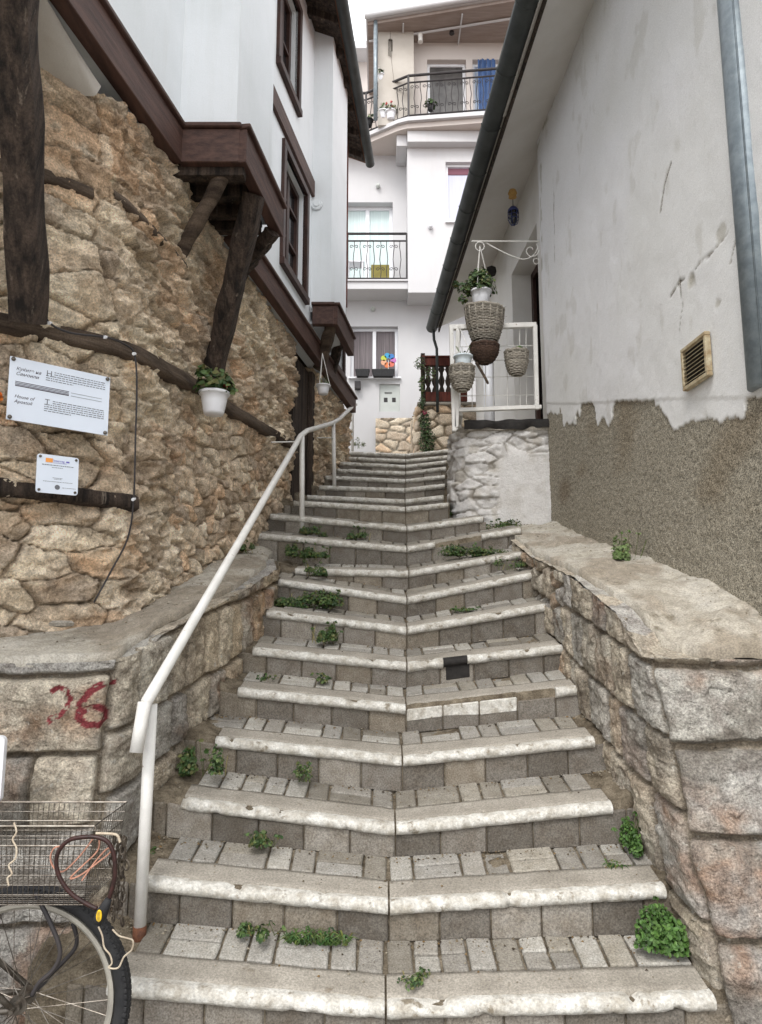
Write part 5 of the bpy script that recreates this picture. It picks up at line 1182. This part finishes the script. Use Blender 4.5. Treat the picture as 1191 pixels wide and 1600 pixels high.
weed('long bladed weed at the foot of the second riser left of the joint',498,1470,2.86,.16,.07,60,.03,True)
weed('leafy tuft just left of the long bladed weed on first tread',408,1455,2.87,.10,.04,70,.020)
weed('thin grass tuft on the right paving of the second tread',965,1356,3.08,.05,.05,60,.02,True)
weed('tiny weed in the joint of the first tread',645,1520,2.72,.05,.02,50,.016)
weed('tiny weed at riser foot two treads above the bushy left corner weed',507,1065,4.12,.04,.05,60,.02)
weed('rounded weed at riser foot below the widest left weed',508,1004,4.44,.11,.10,260,.024)
weed('widest leafy weed patch on the left half of the stairs',487,948,4.74,.30,.09,620,.024)
weed('weed clump on the left between the widest patch and upper left twin clumps',492,898,5.06,.10,.08,220,.024)
weed('left one of the twin weed clumps near the second handrail post',461,870,5.38,.09,.10,220,.024)
weed('right one of the twin weed clumps near the second handrail post',500,874,5.38,.15,.09,330,.024)
weed('low weeds right beside the second handrail post foot',493,838,5.72,.13,.06,180,.022)
weed('spiky weed left of the centre joint near the upper steps',560,842,5.70,.12,.08,160,.024)
weed('low spreading weed mat on the right half below the porch base',737,868,5.34,.34,.07,620,.022)
weed('sparse weeds at the right end of the ninth nosing',795,888,5.02,.12,.06,110,.022)
weed('weeds growing along the foot of the porch base',782,828,5.92,.24,.08,240,.024)
weed('small green patch at the narrow right end beside the stone corner',690,808,6.35,.15,.05,160,.022)
weed('tall seeding weed on the right ledge against the pebbledash',975,888,4.15,.10,.16,260,.026,cols=[S(110,128,84),S(92,112,66),S(130,140,104)])
weed('weeds behind the foot of the first handrail post',187,1455,3.02,.12,.10,140,.03,cols=[S(84,84,44),S(70,76,40)])
weed('small weed beside the first handrail post on the second tread',243,1335,3.18,.04,.05,60,.02)
weed('faint sprigs on the right half of the seventh tread',725,955,4.72,.12,.03,80,.02)
weed('sprig left of the second handrail post on ledge end',385,862,5.1,.08,.07,120,.02)
weed('little weed at the left end of the fifth tread',415,1063,4.1,.06,.03,60,.018)
weed('dry sprigs at the base of the far white wall',563,700,11.2,.15,.12,90,.03,cols=[S(120,124,100),S(100,104,80)])
lt=MB()
for i in range(2600):
    n=random.choice([1,1,1,2,2,2,3,3,4,4,5,6,7,8,9,10,11]);a,b,c=NP[n];x=R_(a.x-.15,c.x+.15);q=random.random()
    y=YN[n+1]-abs(random.gauss(0,.035)) if q<.7 else R_(YN[n]+.08,YN[n+1])
    if random.random()<.3: x=random.choice([a.x-.08,c.x+.06])+random.gauss(0,.05)
    z=zt(n,x,y)+.002;r=R_(.002,.0065)*(1.4 if q<.1 else 1);k=random.choice([S(96,84,66),S(128,118,100),S(70,60,48),S(150,142,126),S(120,96,62)]);lt.col=k;an=R_(0,3)
    p=[Vector((x+r*math.cos(an+j*2.09)*R_(.7,1.5),y+r*math.sin(an+j*2.09),z)) for j in range(3)]+[Vector((x,y,z+r*.9))];lt.add(p,[(0,1,3),(1,2,3),(2,0,3)])
for L in [o_ for o_ in bpy.data.objects if o_.name.startswith('ledge')]:
    vs_=L.data.vertices;nv=len(vs_)
    for i in range(520):
        v=vs_[int(nv*(.12+.86*random.random()**.6))].co+L.location;r=R_(.002,.006)*(1.8 if random.random()<.06 else 1);k=random.choice([S(186,178,160),S(128,118,100),S(96,84,66),S(160,152,136)]);lt.col=k;an=R_(0,3);v=v+Vector((R_(-.02,.02),R_(-.02,.02),-.001))
        p=[Vector((v.x+r*math.cos(an+j*2.09)*R_(.7,1.5),v.y+r*math.sin(an+j*2.09),v.z)) for j in range(3)]+[Vector((v.x,v.y,v.z+r))];lt.add(p,[(0,1,3),(1,2,3),(2,0,3)])
o=lt.build('stair_litter',mat('litter_grit',(.7,.7,.7),attr=True,sc1=30,bump=0,grain=.1),None,attr=True);o['kind']='stuff';tag(o,'grit and crumbs of dry soil scattered over the treads and side ledges of the stairway','grit')
# loose stone flake on left ledge
t=MB();c=P(97,975,3.12);t.lathe([(0,-.02),(.05,-.01),(.055,.006),(.04,.018),(0,.02)],c,7,Matrix.Diagonal((1,.8,.8)));o=t.build('loose_stone',M_conc,None);tag(o,'pale loose stone lying on the left ledge against the wall','stone')
t=MB();c=P(407,1512,2.74);t.add([c+Vector(v) for v in((-.03,0,0),(-.01,-.015,.004),(.03,-.005,.001),(.012,.015,.006),(-.012,.014,.002))],[(0,1,2,3,4)]);o=t.build('dry_leaf',flat('dry_leaf_ochre',(176,148,92)),None);tag(o,'dry ochre leaf on the lowest tread','leaf')
# orange flower at left edge
t=MB();leafcl(t,P(-5,620,2.9),.02,.02,.035,40,.025,[S(226,128,50),S(200,100,40)],hemi=False);leafcl(t,P(-12,650,2.9),.03,.02,.06,40,.03,GREENS,hemi=False);o=t.build('marigold',M_leaf,None,attr=True);tag(o,'orange flower at the left edge beside the large sign','flower')
# ============================================================ BICYCLE
yb=2.40;hub=P(36,1562,yb);BK=thing('bicycle','old bicycle with wire basket parked at the lower left by the retaining wall','bicycle',(hub.x-.5,yb,0))
def wheel(hc,full=True):
    rt=.335
    wr_=thing('wheel','','');COL.objects.unlink(wr_);bpy.data.objects.remove(wr_)
    t=MB();N=64;t.tube([hc+Vector((math.cos(2*math.pi*k/N)*(rt-.024),0,math.sin(2*math.pi*k/N)*(rt-.024))) for k in range(N)],.024,12,closed=True)
    ty=t.build('wheel',M_rub,BK,smooth=True,origin=hc)
    t=MB()
    for k in range(120):
        a=2*math.pi*k/120
        for j,yy in enumerate((-.018,-.006,.006,.018)):
            aa=a+(.026 if j%2 else 0);r=rt-.003-abs(yy)*.35;c=hc+Vector((math.cos(aa)*r,yy,math.sin(aa)*r));d=Vector((math.cos(aa),0,math.sin(aa)));tt=Vector((-math.sin(aa),0,math.cos(aa)))
            t.hexa([[[c+tt*x+Vector((0,y,0))+d*z for z in(-.004,.005)] for y in(-.0045,.0045)] for x in(-.006,.006)],.001)
    t.build('tread_knobs',M_rub,ty)
    t=MB();prof=[(-.013,.286),(-.013,.274),(-.006,.266),(.006,.266),(.013,.274),(.013,.286)];vs=[];fs=[]
    for k in range(64):
        a=2*math.pi*k/64
        for y,r in prof: vs.append(hc+Vector((math.cos(a)*r,y,math.sin(a)*r)))
    for k in range(64):
        for i in range(6): fs.append((k*6+i,k*6+(i+1)%6,((k+1)%64)*6+(i+1)%6,((k+1)%64)*6+i))
    t.add(vs,fs);t.build('rim',M_rim,ty,smooth=False)
    t=MB()
    for k in range(36):
        a=2*math.pi*k/36;b=a+(.55 if (k//2)%2 else -.55);y=.03 if k%2 else -.03;t.tube([hc+Vector((math.cos(b)*.022,y,math.sin(b)*.022)),hc+Vector((math.cos(a)*.27,0,math.sin(a)*.27))],.0013,4)
    t.build('spokes',M_steel,ty)
    t=MB();t.tube([hc+Vector((0,-.05,0)),hc+Vector((0,.05,0))],.014,12);t.tube([hc+Vector((0,-.033,0)),hc+Vector((0,-.028,0))],.028,16);t.tube([hc+Vector((0,.028,0)),hc+Vector((0,.033,0))],.028,16);t.tube([hc+Vector((0,-.075,0)),hc+Vector((0,-.05,0))],.007,8);t.build('hub',M_steel,ty,smooth=False)
    return ty
wheel(hub);hub2=hub+Vector((-1.05,0,0));wheel(hub2)
t=MB();bb=hub+Vector((-.43,0,-.04));seat=hub+Vector((-.58,0,.48));head=hub+Vector((-1.0+.1,0,.50))
for s_ in(-1,1):
    t.tube([hub+Vector((0,.06*s_,0)),bb+Vector((0,.04*s_,0))],.010,8);t.tube([hub+Vector((0,.06*s_,0)),seat+Vector((.03,.03*s_,-.05))],.009,8);t.tube([hub2+Vector((0,.055*s_,0)),hub2+Vector((.08,.045*s_,.30)),head+Vector((-.02,.0,-.1))],.012,8)
t.tube([bb,seat],.015,10);t.tube([bb,head-Vector((0,0,.1))],.017,10);t.tube([seat,head],.015,10);t.tube([head-Vector((-.02,0,.14)),head+Vector((-.02,0,.14))],.018,10)
t.build('frame',M_steel,BK,smooth=True)
t=MB();t.tube([seat,seat+Vector((-.04,0,.16))],.013,8);t.build('seat_post',M_steel,BK);t=MB();sc0=seat+Vector((-.05,0,.18));t.lathe([(0,.03),(.06,.03),(.09,.01),(.09,-.01),(0,-.02)],sc0,16,Matrix.Diagonal((1.4,.8,1)));t.build('saddle',M_rub,BK,smooth=True)
t=MB();hb=head+Vector((-.03,0,.2));t.tube([hb+Vector((0,0,-.08)),hb],.012,8);t.tube([hb+Vector((.15,-.28,.02)),hb+Vector((.02,-.2,.0)),hb,hb+Vector((.02,.2,0)),hb+Vector((.15,.28,.02))],.011,8);t.build('handlebar',M_steel,BK)
t=MB();t.tube([bb+Vector((0,-.07,0)),bb+Vector((0,.07,0))],.018,10);t.tube([bb+Vector((0,-.075,0)),bb+Vector((.02,-.08,-.17))],.009,6);t.box(bb.x-.03,bb.x+.07,bb.y-.17,bb.y-.09,bb.z-.185,bb.z-.165);t.tube([bb+Vector((0,.075,0)),bb+Vector((-.02,.08,.17))],.009,6);t.lathe([(.03,-.003),(.085,-.003),(.085,.003),(.03,.003)],bb+Vector((0,.04,0)),30,Matrix.Rotation(1.57,3,'X'));t.build('crankset',M_iron,BK)
# rack stays
t=MB()
for pts in([(56,1395),(64,1412),(78,1440),(92,1475),(93,1497),(82,1517),(62,1535),(50,1556)],[(114,1442),(120,1465),(117,1482),(100,1502),(80,1522),(55,1552)]): t.tube(spline(pxpts(pts,yb-.06 if pts[0][0]<60 else yb+.06),4),.007,8)
t.build('rack_stay',M_iron,BK,smooth=True)
t=MB();rk=P(100,1398,yb)
for yy in(-.06,.06): t.tube([(hub.x-.5,yb+yy,rk.z),(hub.x+.20,yb+yy,rk.z)],.007,6)
for x in np.linspace(hub.x-.45,hub.x+.18,5): t.tube([(x,yb-.06,rk.z),(x,yb+.06,rk.z)],.006,6)
t.build('rear_rack',M_iron,BK)
# wire basket
zb0=P(100,1392,yb).z;ztp=P(100,1288,yb-.12).z;bx1=P(197,1288,yb+.14).x;bx0_=bx1-.46
t=MB();A0,A1=yb-.14,yb+.14
def wr2(a,b,r=.0012): t.tube([a,b],r,4)
ins=.03
n=26
for k in range(n+1):
    f=k/n;x=bx0_+(bx1-bx0_)*f;xb_=bx0_+ins+(bx1-bx0_-2*ins)*f
    for y in(A0,A1): wr2((x,y,ztp),(xb_,y+(ins if y==A0 else -ins),zb0))
    wr2((xb_,A0+ins,zb0),(xb_,A1-ins,zb0))
for k in range(15):
    f=k/14;y=A0+(A1-A0)*f;yb_=A0+ins+(A1-A0-2*ins)*f
    for x,xb_ in((bx0_,bx0_+ins),(bx1,bx1-ins)): wr2((x,y,ztp),(xb_,yb_,zb0))
    wr2((bx0_+ins,yb_,zb0),(bx1-ins,yb_,zb0))
for k in range(9):
    f=k/8;z=zb0+(ztp-zb0)*f;i=ins*(1-f);r=.0032 if k==8 else(.0026 if k==6 else .0012);t.tube([(bx0_+i,A0+i,z),(bx1-i,A0+i,z),(bx1-i,A1-i,z),(bx0_+i,A1-i,z)],r,5,closed=True)
t.build('wire_basket',M_steel,BK)
# cable lock, chain, cords (separate things hanging on the bicycle)
LK=thing('cable_lock','dark red cable lock with a yellow keyhole badge looped over the basket','lock',P(155,1440,2.22));t=MB()
lp_=[(152,1420),(135,1412),(110,1395),(93,1370),(88,1345),(95,1325),(110,1312),(130,1308),(150,1308),(168,1315),(178,1335),(180,1360),(178,1380),(170,1405),(160,1428)]
t.tube(spline(pxpts(lp_,2.20),5),.0062,10);t.build('cable',M_ply,LK,smooth=True)
t=MB();a=P(170,1405,2.19);b=P(152,1442,2.19);t.tube([a,a.lerp(b,.3),a.lerp(b,.7),b],[.010,.014,.019,.014],12);t.build('lock_body',M_rub,LK,smooth=True)
t=MB();c=P(155,1431,2.168);t.lathe([(0,.004),(.010,.003),(.011,0)],c,16,Matrix.Rotation(1.57,3,'X')@Matrix.Diagonal((.75,1.5,1)));t.build('badge',M_yel,LK)
t=MB()
for k in range(8): z=c.z-.012+k*.0034;t.bar((c.x-.006,c.y-.0045,z),(c.x+.006,c.y-.0045,z),.0012)
t.build('badge_ribs',M_iron,LK)
ch=MB();a=P(186,1300,2.27)
def link(c,d,s,l=.028,w_=.009,r=.003):
    d=d.normalized();x=s.normalized();pts=[]
    for k in range(12):
        an=2*math.pi*k/12;pts.append(c+d*math.cos(an)*l*.5+x*math.sin(an)*w_*.9)
    ch.tube(pts,r,5,closed=True)
for st_ in range(4):
    for k in range(9+st_%2*2):
        c=a+Vector((-.012+.014*st_+.006*math.sin(k*1.7+st_),R_(-.01,.01)-.01*st_,-.02-.022*k));link(c,Vector((R_(-.15,.15),R_(-.2,.2),-1)),Vector((1,0,0)) if k%2 else Vector((.1,1,0)))
CH=ch.build('lock_chain',mat('dark_chain_steel',S(96,88,78),S(60,52,46),sc1=40,bump=.1,metal=.5,rough=.5),None);tag(CH,'heavy dark chain bunched over the right corner of the bicycle basket','chain')
t=MB();t.tube(spline(pxpts([(150,1302),(175,1303),(184,1306),(188,1316)],2.25),4),.004,6);t.tube(spline(pxpts([(22,1285),(26,1300),(20,1312),(26,1325),(24,1342),(14,1352),(19,1365),(12,1372),(14,1384)],2.24),4),.0028,5);o=t.build('white_string',M_str,None);tag(o,'pale string dangling on the left part of the wire basket','string')
t=MB();t.tube(spline(pxpts([(100,1322),(85,1325),(79,1340),(84,1355),(98,1362),(118,1345),(135,1325),(148,1308),(155,1312),(152,1330),(130,1352),(110,1372),(125,1368),(150,1350),(172,1332),(168,1326),(150,1345),(128,1376)],2.23),5),.0026,5);o=t.build('pink_cord',M_pinks,None);tag(o,'loose pinkish cord looped inside the bicycle basket','cord')
t=MB();t.tube(spline(pxpts([(154,1448),(160,1462),(163,1480),(172,1492),(175,1505),(170,1512),(185,1512),(194,1495),(206,1484),(208,1470),(200,1466),(186,1462),(176,1452)],2.33),5),.0026,5);o=t.build('tyre_string',M_str,None);tag(o,'pale string tangled over the bicycle tyre','string')
print('verts',sum(len(o.data.vertices) for o in bpy.data.objects if o.type=='MESH'))
